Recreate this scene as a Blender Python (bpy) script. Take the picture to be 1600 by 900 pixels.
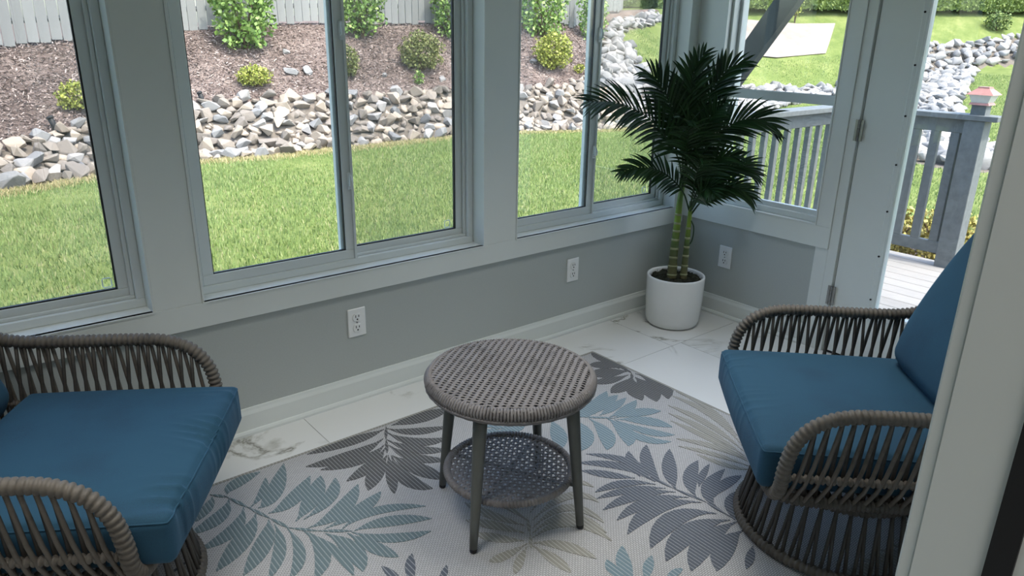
import bpy, bmesh, math, random
import numpy as np
from mathutils import Vector, Matrix
for o in list(bpy.data.objects): bpy.data.objects.remove(o, do_unlink=True)
SC = bpy.context.scene
COL = SC.collection
random.seed(7); RNG = np.random.default_rng(11)
PI = math.pi

# ------------------------------------------------------------------ camera
cam_d = bpy.data.cameras.new('camera'); cam = bpy.data.objects.new('camera', cam_d); COL.objects.link(cam)
cam_d.sensor_width = 36.0; cam_d.lens = 1140.874/1600*36.0
cam_d.clip_start = 0.02; cam_d.clip_end = 400
YAW, PIT, ROL = 0.6902, -0.3356, 0.0175
fw = Vector((math.sin(YAW)*math.cos(PIT), math.cos(YAW)*math.cos(PIT), math.sin(PIT)))
r0 = Vector((math.cos(YAW), -math.sin(YAW), 0)); u0 = r0.cross(fw)
rr = r0*math.cos(ROL)+u0*math.sin(ROL); uu = u0*math.cos(ROL)-r0*math.sin(ROL)
cam.matrix_world = Matrix(((rr.x,uu.x,-fw.x,-3.40305),(rr.y,uu.y,-fw.y,-2.5932),(rr.z,uu.z,-fw.z,1.5),(0,0,0,1)))
SC.camera = cam

# ------------------------------------------------------------------ sky, sun, exposure
world = bpy.data.worlds.new('sky'); SC.world = world; world.use_nodes = True
wn = world.node_tree; wn.nodes.clear()
sky = wn.nodes.new('ShaderNodeTexSky'); sky.sky_type = 'NISHITA'; sky.sun_disc = False
sky.sun_elevation = math.radians(62); sky.sun_rotation = math.radians(175); sky.air_density = 1.0; sky.dust_density = 3.0
bg = wn.nodes.new('ShaderNodeBackground'); bg.inputs['Strength'].default_value = 0.56
wo = wn.nodes.new('ShaderNodeOutputWorld')
wn.links.new(sky.outputs[0], bg.inputs[0]); wn.links.new(bg.outputs[0], wo.inputs[0])
sun_d = bpy.data.lights.new('sun', 'SUN'); sun = bpy.data.objects.new('sun', sun_d); COL.objects.link(sun)
sun_d.energy = 2.6; sun_d.angle = math.radians(0.6); sun_d.color = (1.0, 0.95, 0.87)
SUNV = Vector((0.10, -0.50, 0.86))
sun.rotation_euler = SUNV.to_track_quat('Z', 'Y').to_euler()
vs = SC.view_settings
vs.view_transform = 'Standard'; vs.look = 'None'; vs.gamma = 1.0; vs.use_curve_mapping = False
vs.exposure = 0.6
FILL_W = 6.0; HOUSE_FILL_W = 16.0     # watts of the added fill lamps built further down

# ------------------------------------------------------------------ helpers
def obj(name, bm, mat=None, parent=None, smooth=False, loc=None):
    me = bpy.data.meshes.new(name)
    if isinstance(bm, bmesh.types.BMesh):
        bm.normal_update(); bm.to_mesh(me); bm.free()
    else: me = bm
    if smooth:
        me.polygons.foreach_set('use_smooth', [True]*len(me.polygons))
    o = bpy.data.objects.new(name, me); COL.objects.link(o)
    if mat is not None and not me.materials: me.materials.append(mat)
    if parent is not None: o.parent = parent
    if loc is not None: o.location = loc
    return o
def link(name, me, parent=None, mw=None):
    o = bpy.data.objects.new(name, me); COL.objects.link(o)
    if parent is not None: o.parent = parent
    if mw is not None: o.matrix_local = mw
    return o
def tag(o, label=None, cat=None, group=None, kind=None):
    if label: o['label'] = label
    if cat: o['category'] = cat
    if group: o['group'] = group
    if kind: o['kind'] = kind
    return o
def thing(name, label, cat, loc=(0,0,0), rz=0, group=None, kind=None):
    o = bpy.data.objects.new(name, None); COL.objects.link(o); o.empty_display_size = 0.1
    o.location = loc; o.rotation_euler = (0,0,rz)
    return tag(o, label, cat, group, kind)
def bx(bm, x0, x1, y0, y1, z0, z1, bev=0.0):
    v = [bm.verts.new(p) for p in ((x0,y0,z0),(x1,y0,z0),(x1,y1,z0),(x0,y1,z0),(x0,y0,z1),(x1,y0,z1),(x1,y1,z1),(x0,y1,z1))]
    fs = [bm.faces.new([v[i] for i in q]) for q in ((0,3,2,1),(4,5,6,7),(0,1,5,4),(1,2,6,5),(2,3,7,6),(3,0,4,7))]
    if bev:
        es = list({e for f in fs for e in f.edges})
        bmesh.ops.bevel(bm, geom=es, offset=bev, segments=1, affect='EDGES')
def box(name, b, mat, parent=None, bev=0.0):
    bm = bmesh.new(); bx(bm, *b, bev=bev); return obj(name, bm, mat, parent)
def boxes(name, bl, mat, parent=None, bev=0.0):
    bm = bmesh.new()
    for b in bl: bx(bm, *b, bev=bev)
    return obj(name, bm, mat, parent)
def catmull(pts, n):
    P = [np.array(p, float) for p in pts]; P = [2*P[0]-P[1]]+P+[2*P[-1]-P[-2]]
    out = []
    for i in range(1, len(P)-2):
        a,b,c,d = P[i-1],P[i],P[i+1],P[i+2]
        for k in range(n):
            t = k/n
            out.append(0.5*((2*b)+(-a+c)*t+(2*a-5*b+4*c-d)*t*t+(-a+3*b-3*c+d)*t**3))
    out.append(P[-2]); return np.array(out)
def resample(P, step):
    P = np.asarray(P, float); d = np.r_[0, np.cumsum(np.linalg.norm(np.diff(P, axis=0), axis=1))]
    n = max(2, int(round(d[-1]/step))+1); s = np.linspace(0, d[-1], n)
    return np.stack([np.interp(s, d, P[:,i]) for i in range(3)], 1)
def tube(bm, P, rad, sides=8, closed=False, caps=True, flat=1.0):
    P = np.asarray(P, float); n = len(P)
    if np.isscalar(rad): rad = [rad]*n
    T = np.gradient(P, axis=0)
    if closed: T = np.roll(P,-1,0)-np.roll(P,1,0)
    T /= np.linalg.norm(T, axis=1)[:,None]+1e-12
    up = np.array([0,0,1.0]) if abs(T[0][2])<0.9 else np.array([1.0,0,0])
    N = up-T[0]*(up@T[0]); N /= np.linalg.norm(N)
    rings = []
    for i in range(n):
        N = N-T[i]*(N@T[i]); N /= np.linalg.norm(N)+1e-12
        B = np.cross(T[i], N)
        rings.append([bm.verts.new(P[i]+rad[i]*(math.cos(a)*N*flat+math.sin(a)*B)) for a in [2*PI*k/sides for k in range(sides)]])
    m = n if closed else n-1
    for i in range(m):
        a, b = rings[i], rings[(i+1)%n]
        for k in range(sides):
            bm.faces.new((a[k], a[(k+1)%sides], b[(k+1)%sides], b[k]))
    if caps and not closed:
        bm.faces.new(rings[0][::-1]); bm.faces.new(rings[-1])
def lathe(bm, prof, seg=48, cx=0, cy=0):
    rings = []
    for r, z in prof:
        if r < 1e-5: rings.append([bm.verts.new((cx,cy,z))])
        else: rings.append([bm.verts.new((cx+r*math.cos(2*PI*k/seg), cy+r*math.sin(2*PI*k/seg), z)) for k in range(seg)])
    for a, b in zip(rings, rings[1:]):
        for k in range(seg):
            k2 = (k+1)%seg
            if len(a)==1 and len(b)==1: continue
            if len(a)==1: bm.faces.new((a[0], b[k2], b[k]))
            elif len(b)==1: bm.faces.new((a[k], a[k2], b[0]))
            else: bm.faces.new((a[k], a[k2], b[k2], b[k]))
def mesh_np(name, V, F, mat, parent=None):
    """V (n,3), F (m,k) with k = 3 or 4"""
    me = bpy.data.meshes.new(name); V = np.asarray(V, np.float32); F = np.asarray(F, np.int32); k = F.shape[1]
    me.vertices.add(len(V)); me.vertices.foreach_set('co', V.ravel())
    me.loops.add(F.size); me.loops.foreach_set('vertex_index', F.ravel())
    me.polygons.add(len(F)); me.polygons.foreach_set('loop_start', np.arange(0, F.size, k, dtype=np.int32))
    try: me.polygons.foreach_set('loop_total', np.full(len(F), k, np.int32))
    except Exception: pass
    me.update(calc_edges=True); me.validate()
    me.materials.append(mat)
    o = bpy.data.objects.new(name, me); COL.objects.link(o)
    if parent is not None: o.parent = parent
    return o

# ------------------------------------------------------------------ materials
class NT:
    def __init__(s, name):
        s.m = bpy.data.materials.new(name); s.m.use_nodes = True
        s.t = s.m.node_tree; s.b = s.t.nodes['Principled BSDF']; s.out = s.t.nodes['Material Output']
    def n(s, typ, **kw):
        nd = s.t.nodes.new(typ)
        for k, v in kw.items():
            if k in nd.inputs: nd.inputs[k].default_value = v
            else: setattr(nd, k, v)
        return nd
    def l(s, a, b): s.t.links.new(a, b)
    def set(s, **kw):
        for k, v in kw.items(): s.b.inputs[k].default_value = v
        return s
    def ramp(s, fac, stops):
        r = s.n('ShaderNodeValToRGB'); els = r.color_ramp.elements
        while len(els) < len(stops): els.new(0.5)
        for e, (p, c) in zip(els, stops): e.position = p; e.color = (*c, 1)
        s.l(fac, r.inputs[0]); return r.outputs[0]
    def coord(s, scale=None, kind='Object', rot=None):
        c = s.n('ShaderNodeTexCoord'); o = c.outputs[kind]
        if scale is not None or rot is not None:
            mp = s.n('ShaderNodeMapping')
            if scale is not None: mp.inputs['Scale'].default_value = scale if hasattr(scale,'__len__') else (scale,)*3
            if rot is not None: mp.inputs['Rotation'].default_value = rot
            s.l(o, mp.inputs[0]); o = mp.outputs[0]
        return o
    def noise(s, vec, scale, detail=4, rough=0.55):
        nd = s.n('ShaderNodeTexNoise'); nd.inputs['Scale'].default_value = scale; nd.inputs['Detail'].default_value = detail
        nd.inputs['Roughness'].default_value = rough; s.l(vec, nd.inputs['Vector']); return nd.outputs[0]
    def bump(s, h, strength=0.3, dist=0.01):
        b = s.n('ShaderNodeBump'); b.inputs['Strength'].default_value = strength; b.inputs['Distance'].default_value = dist
        s.l(h, b.inputs['Height']); s.l(b.outputs[0], s.b.inputs['Normal'])
    def base(s, c): s.l(c, s.b.inputs['Base Color'])
def L(r, g, b):   # sRGB 0-255 to linear
    f = lambda c: (c/255/12.92) if c/255 <= 0.04045 else ((c/255+0.055)/1.055)**2.4
    return (f(r), f(g), f(b))
def simple(name, c, rough=0.5, metal=0.0, nscale=30, var=0.06, bump=0.0, spec=0.5):
    t = NT(name); v = t.coord(); n = t.noise(v, nscale)
    lo = tuple(max(0, x*(1-var)) for x in c); hi = tuple(min(1, x*(1+var)) for x in c)
    t.base(t.ramp(n, [(0.3, lo), (0.7, hi)])); t.set(Roughness=rough, Metallic=metal); t.b.inputs['Specular IOR Level'].default_value = spec
    if bump: t.bump(n, bump, 0.003)
    return t.m
M = {}
M['trim'] = simple('white_trim_paint', (0.71,0.745,0.72), 0.32, nscale=3, var=0.02)  # green bounce light from the lawn is tinted into the white
M['vinyl'] = simple('white_vinyl', (0.70,0.745,0.74), 0.28, nscale=4, var=0.02)
M['wall'] = simple('grey_wall_paint', (0.445,0.475,0.455), 0.55, nscale=180, var=0.03, bump=0.08)  # grey with the lawn's green bounce light mixed into the colour
M['ceil'] = simple('white_ceiling_paint', (0.8,0.8,0.78), 0.7)
M['plate'] = simple('white_plastic', (0.84,0.85,0.84), 0.25, var=0.01)
M['black'] = simple('black_rubber', (0.008,0.008,0.009), 0.6)
M['slot'] = simple('dark_slot', (0.02,0.02,0.02), 0.8)
M['steel'] = simple('brushed_nickel', (0.32,0.32,0.31), 0.3, 1.0)
M['seal'] = simple('dark_glazing_seal', (0.015,0.018,0.022), 0.5)
M['soil'] = simple('dark_potting_moss', (0.02,0.022,0.01), 0.95, nscale=60, var=0.8, bump=1.0)
M['pot'] = simple('white_glazed_ceramic', (0.80,0.81,0.80), 0.12, var=0.01)
M['deckrail'] = simple('grey_stained_railing', (0.15,0.165,0.17), 0.65, nscale=25, var=0.15, bump=0.2)
M['siding'] = simple('pale_siding', (0.55,0.56,0.55), 0.7)
M['leg'] = simple('grey_green_powder_coat', (0.095,0.10,0.09), 0.42, nscale=60, var=0.05)
M['copper'] = simple('copper_cap', (0.52,0.25,0.20), 0.42, 0.6, nscale=15, var=0.15)
M['frost'] = simple('frosted_lantern_glass', (0.62,0.63,0.6), 0.3)
M['leafy_stem'] = simple('brown_twig', (0.10,0.065,0.04), 0.9)
M['concrete'] = simple('concrete', (0.5,0.48,0.45), 0.85)

def glass(name, tint):
    t = NT(name); t.t.nodes.remove(t.b)
    tr = t.n('ShaderNodeBsdfTransparent'); tr.inputs[0].default_value = (*tint,1)
    gl = t.n('ShaderNodeBsdfGlossy'); gl.inputs['Roughness'].default_value = 0.0; gl.inputs[0].default_value = (0.9,0.95,0.95,1)
    fr = t.n('ShaderNodeFresnel'); gb = t.n('ShaderNodeNewGeometry'); mi = t.n('ShaderNodeMath'); mi.operation='MULTIPLY_ADD'; mi.inputs[1].default_value=1/1.5-1.5; mi.inputs[2].default_value=1.5
    t.l(gb.outputs['Backfacing'], mi.inputs[0]); t.l(mi.outputs[0], fr.inputs[0])   # same reflectance on both faces of the pane
    mx = t.n('ShaderNodeMixShader'); t.l(fr.outputs[0], mx.inputs[0]); t.l(tr.outputs[0], mx.inputs[1]); t.l(gl.outputs[0], mx.inputs[2])
    t.l(mx.outputs[0], t.out.inputs[0]); return t.m
M['glass'] = glass('window_glass', (0.95,0.97,0.955))
def screen_mat():
    t = NT('insect_screen'); t.set(Roughness=0.8); t.b.inputs['Base Color'].default_value = (0.36,0.37,0.35,1)
    t.b.inputs['Alpha'].default_value = 0.14; return t.m
M['screen'] = screen_mat()

def marble():
    t = NT('glossy_marble_tile'); v = t.coord()
    oi = t.n('ShaderNodeObjectInfo'); ad = t.n('ShaderNodeVectorMath'); ad.operation='ADD'
    sc = t.n('ShaderNodeVectorMath'); sc.operation='SCALE'; sc.inputs['Scale'].default_value=23.0
    cv = t.n('ShaderNodeCombineXYZ'); t.l(oi.outputs['Random'], cv.inputs[0]); t.l(oi.outputs['Random'], cv.inputs[1])
    t.l(cv.outputs[0], sc.inputs[0]); t.l(v, ad.inputs[0]); t.l(sc.outputs[0], ad.inputs[1]); v2 = ad.outputs[0]
    w = t.noise(v2, 2.0, 6, 0.6)
    nd = t.n('ShaderNodeTexNoise'); nd.inputs['Scale'].default_value=1.3; nd.inputs['Detail'].default_value=7; nd.inputs['Roughness'].default_value=0.62; nd.inputs['Distortion'].default_value=1.2
    t.l(v2, nd.inputs['Vector'])
    s = t.n('ShaderNodeMath'); s.operation='SUBTRACT'; s.inputs[1].default_value=0.5; t.l(nd.outputs[0], s.inputs[0])
    a = t.n('ShaderNodeMath'); a.operation='ABSOLUTE'; t.l(s.outputs[0], a.inputs[0])
    vein = t.ramp(a.outputs[0], [(0.0,(1,1,1)),(0.006,(0.55,)*3),(0.028,(0,0,0))])
    blot = t.ramp(w, [(0.60,(0,0,0)),(0.68,(1,1,1))])
    area = t.ramp(t.noise(v2, 1.1, 2), [(0.47,(0,0,0)),(0.56,(1,1,1))])
    mu = t.n('ShaderNodeMath'); mu.operation='MULTIPLY'; t.l(vein, mu.inputs[0]); t.l(area, mu.inputs[1])
    mu2 = t.n('ShaderNodeMath'); mu2.operation='MULTIPLY'; t.l(blot, mu2.inputs[0]); t.l(area, mu2.inputs[1])
    mx2 = t.n('ShaderNodeMath'); mx2.operation='MULTIPLY'; t.l(mu2.outputs[0], mx2.inputs[0]); mx2.inputs[1].default_value=0.55
    sm = t.n('ShaderNodeMath'); sm.operation='MAXIMUM'; t.l(mu.outputs[0], sm.inputs[0]); t.l(mx2.outputs[0], sm.inputs[1])
    t.base(t.ramp(sm.outputs[0], [(0,(0.72,0.73,0.72)),(0.5,(0.46,0.46,0.43)),(1,(0.24,0.235,0.21))]))
    t.set(Roughness=0.10); return t.m
M['marble'] = marble()
M['grout'] = simple('grey_grout', (0.30,0.30,0.28), 0.9)

def rope(name, c, stripe=0):
    t = NT(name); v = t.coord(); n = t.noise(v, 45, 5); n2 = t.noise(v, 6, 2)
    mxr = t.n('ShaderNodeMath'); mxr.operation='ADD'; t.l(n, mxr.inputs[0]); t.l(n2, mxr.inputs[1])
    t.base(t.ramp(mxr.outputs[0], [(0.7,tuple(x*0.72 for x in c)),(1.3,tuple(x*1.3 for x in c))])); t.set(Roughness=0.6)
    fine = t.noise(v, 500, 2); t.bump(fine, 0.25, 0.001); return t.m
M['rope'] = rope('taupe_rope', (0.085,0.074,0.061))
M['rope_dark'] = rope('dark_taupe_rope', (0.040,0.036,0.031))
M['wicker'] = rope('grey_wicker', (0.15,0.14,0.138))
M['wicker_under'] = rope('dark_wicker', (0.022,0.021,0.022))

def fabric():
    t = NT('teal_blue_woven_fabric'); v = t.coord(); n = t.noise(t.coord((300,1200,300)), 1.0, 3); n3 = t.noise(v, 5, 3)
    ad = t.n('ShaderNodeMath'); ad.operation='ADD'; t.l(n, ad.inputs[0]); t.l(n3, ad.inputs[1])
    t.base(t.ramp(ad.outputs[0], [(0.75,(0.005,0.036,0.070)),(1.25,(0.009,0.058,0.104))]))
    t.set(Roughness=0.85); t.b.inputs['Sheen Weight'].default_value = 0.12; t.b.inputs['Sheen Tint'].default_value=(0.3,0.6,0.9,1)
    t.bump(n, 0.25, 0.001); return t.m
M['fabric'] = fabric()

def rugmat(name, c1, c2, rib):
    t = NT(name); v = t.coord()
    if rib:   # ribs of the leaf weave run along Y
        w = t.n('ShaderNodeTexWave'); w.wave_type='BANDS'; w.bands_direction='X'; w.inputs['Scale'].default_value = 24.0; w.inputs['Distortion'].default_value=0.15
        t.l(v, w.inputs['Vector'])
        w2 = t.n('ShaderNodeTexWave'); w2.bands_direction='Y'; w2.inputs['Scale'].default_value = 40.0; t.l(v, w2.inputs['Vector'])
        nz = t.noise(v, 300, 2)
        a = t.n('ShaderNodeMath'); a.operation='MULTIPLY_ADD'; a.inputs[1].default_value=0.25; t.l(nz, a.inputs[0]); t.l(w.outputs['Fac'], a.inputs[2])
        t.base(t.ramp(a.outputs[0], [(0.10,c2),(0.32,c1),(1.0,c1)])); t.bump(a.outputs[0], 0.5, 0.002)
    else:
        br = t.n('ShaderNodeTexBrick'); br.inputs['Scale'].default_value=1.0; br.inputs['Brick Width'].default_value=0.012; br.inputs['Row Height'].default_value=0.006
        br.inputs['Mortar Size'].default_value=0.0012; br.inputs['Color1'].default_value=(*c1,1); br.inputs['Color2'].default_value=tuple(x*0.88 for x in c1)+(1,); br.inputs['Mortar'].default_value=(*c2,1)
        t.l(v, br.inputs['Vector']); t.base(br.outputs['Color']); t.bump(br.outputs['Fac'], -0.5, 0.002)
    t.set(Roughness=0.9); return t.m
M['rug'] = rugmat('pale_grey_flatweave', (0.55,0.55,0.55), (0.25,0.25,0.255), False)
M['rug_teal'] = rugmat('teal_grey_weave', (0.135,0.185,0.20), (0.34,0.38,0.39), True)
M['rug_blue'] = rugmat('blue_grey_weave', (0.16,0.23,0.265), (0.40,0.44,0.46), True)
M['rug_charcoal'] = rugmat('charcoal_weave', (0.085,0.088,0.09), (0.30,0.30,0.30), True)
M['rug_slate'] = rugmat('slate_weave', (0.095,0.11,0.135), (0.33,0.34,0.36), True)
M['rug_taupe'] = rugmat('taupe_weave', (0.27,0.265,0.235), (0.46,0.46,0.43), True)

def island(name, stops, rough=0.8, spec=0.3, trans=0.0):
    t = NT(name); g = t.n('ShaderNodeNewGeometry'); t.base(t.ramp(g.outputs['Random Per Island'], stops)); t.set(Roughness=rough)
    t.b.inputs['Specular IOR Level'].default_value = spec
    return t.m
M['palm'] = island('dark_green_palm_leaf', [(0,(0.008,0.030,0.009)),(1,(0.026,0.078,0.020))], 0.42, 0.4)
M['blade'] = island('grass_blade', [(0,(0.14,0.21,0.065)),(0.45,(0.205,0.285,0.09)),(0.85,(0.28,0.345,0.135)),(1,(0.40,0.38,0.21))], 0.7, 0.2)
M['chip'] = island('mulch_chip', [(0,(0.07,0.05,0.044)),(0.4,(0.20,0.152,0.135)),(0.8,(0.36,0.29,0.26)),(1,(0.58,0.50,0.45))], 0.9, 0.1)
M['bush'] = island('bright_green_bush_leaf', [(0,(0.08,0.16,0.035)),(0.6,(0.19,0.31,0.065)),(1,(0.38,0.50,0.16))], 0.5, 0.4)
M['shrub'] = island('yellow_green_shrub_leaf', [(0,(0.14,0.18,0.03)),(0.6,(0.30,0.33,0.06)),(1,(0.50,0.50,0.14))], 0.6, 0.3)
M['olive'] = island('olive_shrub_leaf', [(0,(0.10,0.12,0.04)),(0.6,(0.20,0.22,0.08)),(1,(0.34,0.34,0.14))], 0.6, 0.3)
M['golden'] = island('golden_shrub_leaf', [(0,(0.16,0.14,0.04)),(0.6,(0.42,0.38,0.10)),(1,(0.65,0.55,0.22))], 0.6, 0.3)
M['hedge'] = island('hedge_leaf', [(0,(0.05,0.085,0.025)),(0.6,(0.14,0.20,0.055)),(1,(0.27,0.33,0.11))], 0.6, 0.3)
def rockm(name, a, b, c):
    t = NT(name); v = t.coord(); oi = t.n('ShaderNodeObjectInfo'); g = t.n('ShaderNodeNewGeometry')
    n = t.noise(v, 9, 6, 0.65)
    ad = t.n('ShaderNodeMath'); ad.operation='ADD'; t.l(oi.outputs['Random'], ad.inputs[0]); t.l(g.outputs['Random Per Island'], ad.inputs[1])
    fr = t.n('ShaderNodeMath'); fr.operation='FRACT'; t.l(ad.outputs[0], fr.inputs[0])
    m = t.n('ShaderNodeMath'); m.operation='MULTIPLY_ADD'; m.inputs[1].default_value=0.45; t.l(n, m.inputs[0]); 
    h = t.n('ShaderNodeMath'); h.operation='MULTIPLY'; h.inputs[1].default_value=0.75; t.l(fr.outputs[0], h.inputs[0]); t.l(h.outputs[0], m.inputs[2])
    t.base(t.ramp(m.outputs[0], [(0.1,a),(0.5,b),(0.95,c)])); t.set(Roughness=0.9); t.bump(n, 0.5, 0.02); return t.m
M['rock_tan'] = rockm('tan_granite', (0.14,0.125,0.115), (0.28,0.24,0.20), (0.42,0.35,0.28))
M['rock_grey'] = rockm('pale_grey_granite', (0.13,0.135,0.145), (0.26,0.255,0.25), (0.41,0.385,0.365))
def ground(name, stops, scale=8, bump=0.5):
    t = NT(name); v = t.coord(); n = t.noise(v, scale, 8, 0.7); n2 = t.noise(v, scale*0.12, 3)
    m = t.n('ShaderNodeMath'); m.operation='MULTIPLY_ADD'; m.inputs[1].default_value=0.5; t.l(n, m.inputs[0])
    h = t.n('ShaderNodeMath'); h.operation='MULTIPLY'; h.inputs[1].default_value=0.5; t.l(n2, h.inputs[0]); t.l(h.outputs[0], m.inputs[2])
    t.base(t.ramp(m.outputs[0], stops)); t.set(Roughness=0.95); t.b.inputs['Specular IOR Level'].default_value=0.1; t.bump(n, bump, 0.03); return t.m
M['lawn'] = ground('lawn_turf', [(0.35,(0.095,0.135,0.038)),(0.5,(0.145,0.185,0.055)),(0.62,(0.21,0.235,0.085))], 14)
M['mulch'] = ground('brown_mulch', [(0.3,(0.08,0.06,0.053)),(0.5,(0.17,0.13,0.115)),(0.68,(0.30,0.24,0.21))], 14, 0.9)
M['gravel'] = ground('creek_gravel_shaded', [(0.3,(0.10,0.085,0.07)),(0.7,(0.24,0.21,0.18))], 10, 0.9)  # browner and darker to paint in the shadows between the rocks
M['dirt'] = ground('bare_pale_dirt', [(0.3,(0.20,0.16,0.135)),(0.5,(0.29,0.245,0.215)),(0.7,(0.33,0.29,0.26))], 3, 0.3)
M['straw'] = ground('dry_straw_grass', [(0.3,(0.30,0.24,0.13)),(0.7,(0.52,0.43,0.27))], 12, 0.6)
M['hedge_core'] = ground('hedge_core', [(0.3,(0.05,0.08,0.02)),(0.7,(0.16,0.22,0.05))], 12, 0.9)
def plank(name, c, ax, var=0.18):
    t = NT(name); s = [26,26,26]; s[ax] = 1.6
    n = t.noise(t.coord(tuple(s)), 1.0, 5, 0.6); oi = t.n('ShaderNodeObjectInfo')
    m = t.n('ShaderNodeMath'); m.operation='MULTIPLY_ADD'; m.inputs[1].default_value=0.6; t.l(n, m.inputs[0])
    h = t.n('ShaderNodeMath'); h.operation='MULTIPLY'; h.inputs[1].default_value=0.4; t.l(oi.outputs['Random'], h.inputs[0]); t.l(h.outputs[0], m.inputs[2])
    t.base(t.ramp(m.outputs[0], [(0.2,tuple(x*(1-var) for x in c)),(0.8,tuple(x*(1+var) for x in c))])); t.set(Roughness=0.85); t.bump(n, 0.2, 0.004); return t.m
M['fence'] = plank('weathered_fence_board', (0.24,0.245,0.24), 2)
M['deck'] = plank('pale_deck_board', (0.29,0.275,0.265), 1)
def trunkm():
    t = NT('ringed_palm_trunk'); v = t.coord(); sx = t.n('ShaderNodeSeparateXYZ'); t.l(v, sx.inputs[0])
    n = t.noise(v, 30, 4)
    m = t.n('ShaderNodeMath'); m.operation='MULTIPLY_ADD'; m.inputs[1].default_value=0.10; t.l(n, m.inputs[0]); t.l(sx.outputs[2], m.inputs[2])
    t.base(t.ramp(m.outputs[0], [(0.30,(0.16,0.14,0.06)),(0.42,(0.085,0.10,0.035)),(0.50,(0.07,0.11,0.03)),(0.62,(0.20,0.30,0.03)),(0.75,(0.07,0.14,0.02))]))
    t.set(Roughness=0.45); return t.m
M['trunk'] = trunkm()
M['ring'] = simple('pale_trunk_ring', (0.26,0.27,0.14), 0.6)
M['bulb'] = None

# ================================================================== SETTING: the sunroom shell
def S(o, label, cat=None): return tag(o, label, cat, kind='structure')
ZT = 2.08      # head of the windows
CE = 2.50
XL = -4.60     # left wall
YF = -2.40     # house side wall
W1, W2, W3 = (-4.12,-2.863), (-2.704,-1.446), (-1.259,-0.085)
ZS = 0.577
# floor: grout bed + marble tiles
fl = box('floor', (XL,0.0,YF,0.0,-0.12,-0.003), M['grout'])
S(fl, 'glossy white marble tile floor with grey veins', 'floor')
tm = {}
def tile(x0,x1,y0,y1):
    g = 0.0012; x0+=g; x1-=g; y0+=g; y1-=g
    key = (round(x1-x0,4), round(y1-y0,4))
    if key not in tm:
        bm = bmesh.new(); bx(bm, 0,key[0],0,key[1],-0.009,0.0); me = bpy.data.meshes.new('tile'); bm.to_mesh(me); bm.free(); me.materials.append(M['marble']); tm[key]=me
    o = link('tile', tm[key], fl); o.location = (x0,y0,0)
rows = [(-0.465,0.0,-0.574),(-1.085,-0.465,-0.505),(-1.705,-1.085,-0.574),(-2.325,-1.705,-0.505),(YF,-2.325,-0.574)]
for ya, yb, j in rows:
    xs = sorted({0.0, XL, *[j-0.9*k for k in range(6) if j-0.9*k > XL+0.02]})
    for a, b in zip(xs, xs[1:]): tile(a,b,ya,yb)
# back wall (below, between and above the windows)
TH = 0.14
wb = boxes('wall_back', [(XL-TH,TH,0,TH,-0.25,ZS-0.004),(XL-TH,TH,0,TH,ZT,CE+0.1),
     (XL-TH,W1[0],0,TH,ZS-0.004,ZT),(W1[1],W2[0],0,TH,ZS-0.004,ZT),(W2[1],W3[0],0,TH,ZS-0.004,ZT),(W3[1],TH,0,TH,ZS-0.004,ZT)], M['wall'])
S(wb, 'grey painted wall under the row of sliding windows', 'wall')
# right wall with window and door openings
RW = (-0.838,-0.19); RZ0 = 0.632; DY = (-1.905,-0.968); DZ = 2.06
wr = boxes('wall_right', [(0,TH,RW[1],-0.0,-0.25,CE+0.1),(0,TH,RW[0],RW[1],-0.25,RZ0),(0,TH,RW[0],RW[1],ZT,CE+0.1),
     (0,TH,DY[1],RW[0],-0.25,CE+0.1),(0,TH,DY[0],DY[1],DZ,CE+0.1),(0,TH,DY[0],DY[1],-0.25,-0.01),(0,TH,YF,DY[0],-0.25,CE+0.1)], M['wall'])
S(wr, 'grey painted wall with a window and a glazed door', 'wall')
# left wall (outside the photograph)
wl = boxes('wall_left', [(XL-TH,XL,YF,0,-0.25,CE+0.1)], M['wall'])
S(wl, 'grey painted side wall of the sunroom', 'wall')
ce = boxes('ceiling', [(XL-0.3,0.30,YF,0.30,CE,CE+0.12)], M['ceil'])
S(ce, 'flat white ceiling of the sunroom', 'ceiling')
# house wall with the doorway the photograph is taken through
JX = -2.793; JL = -3.95; HZ = 2.06; Y2 = -2.56
wf = boxes('wall_front', [(JX+0.02,1.21,Y2,YF-0.0125,-0.25,CE+0.1),(-7.0,JL-0.02,Y2,YF-0.0125,-0.25,CE+0.1),(JL-0.02,JX+0.02,Y2,YF-0.0125,HZ+0.02,CE+0.1)], M['trim'])
S(wf, 'white painted house wall around the doorway', 'wall')
d2 = thing('door_2', 'white painted door jamb edge in the right foreground', 'door frame', kind='structure')
bm = bmesh.new()
bx(bm, JX, JX+0.02, Y2, YF-0.0125, 0, HZ); bx(bm, JL-0.02, JL, Y2, YF-0.0125, 0, HZ); bx(bm, JL, JX, Y2, YF-0.0125, HZ, HZ+0.02)
obj('jamb', bm, M['trim'], d2)
bm = bmesh.new(); bx(bm, JX+0.003, JX+0.09, YF-0.0125, YF, 0, HZ+0.09, 0.002); obj('casing', bm, M['trim'], d2)
bm = bmesh.new(); bx(bm, JL-0.09, JL-0.003, YF-0.0125, YF, 0, HZ+0.09, 0.002); obj('casing', bm, M['trim'], d2)
box('weatherstrip', (JX-0.004, JX, YF-0.083, YF-0.064, 0, HZ), M['black'], d2)
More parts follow.
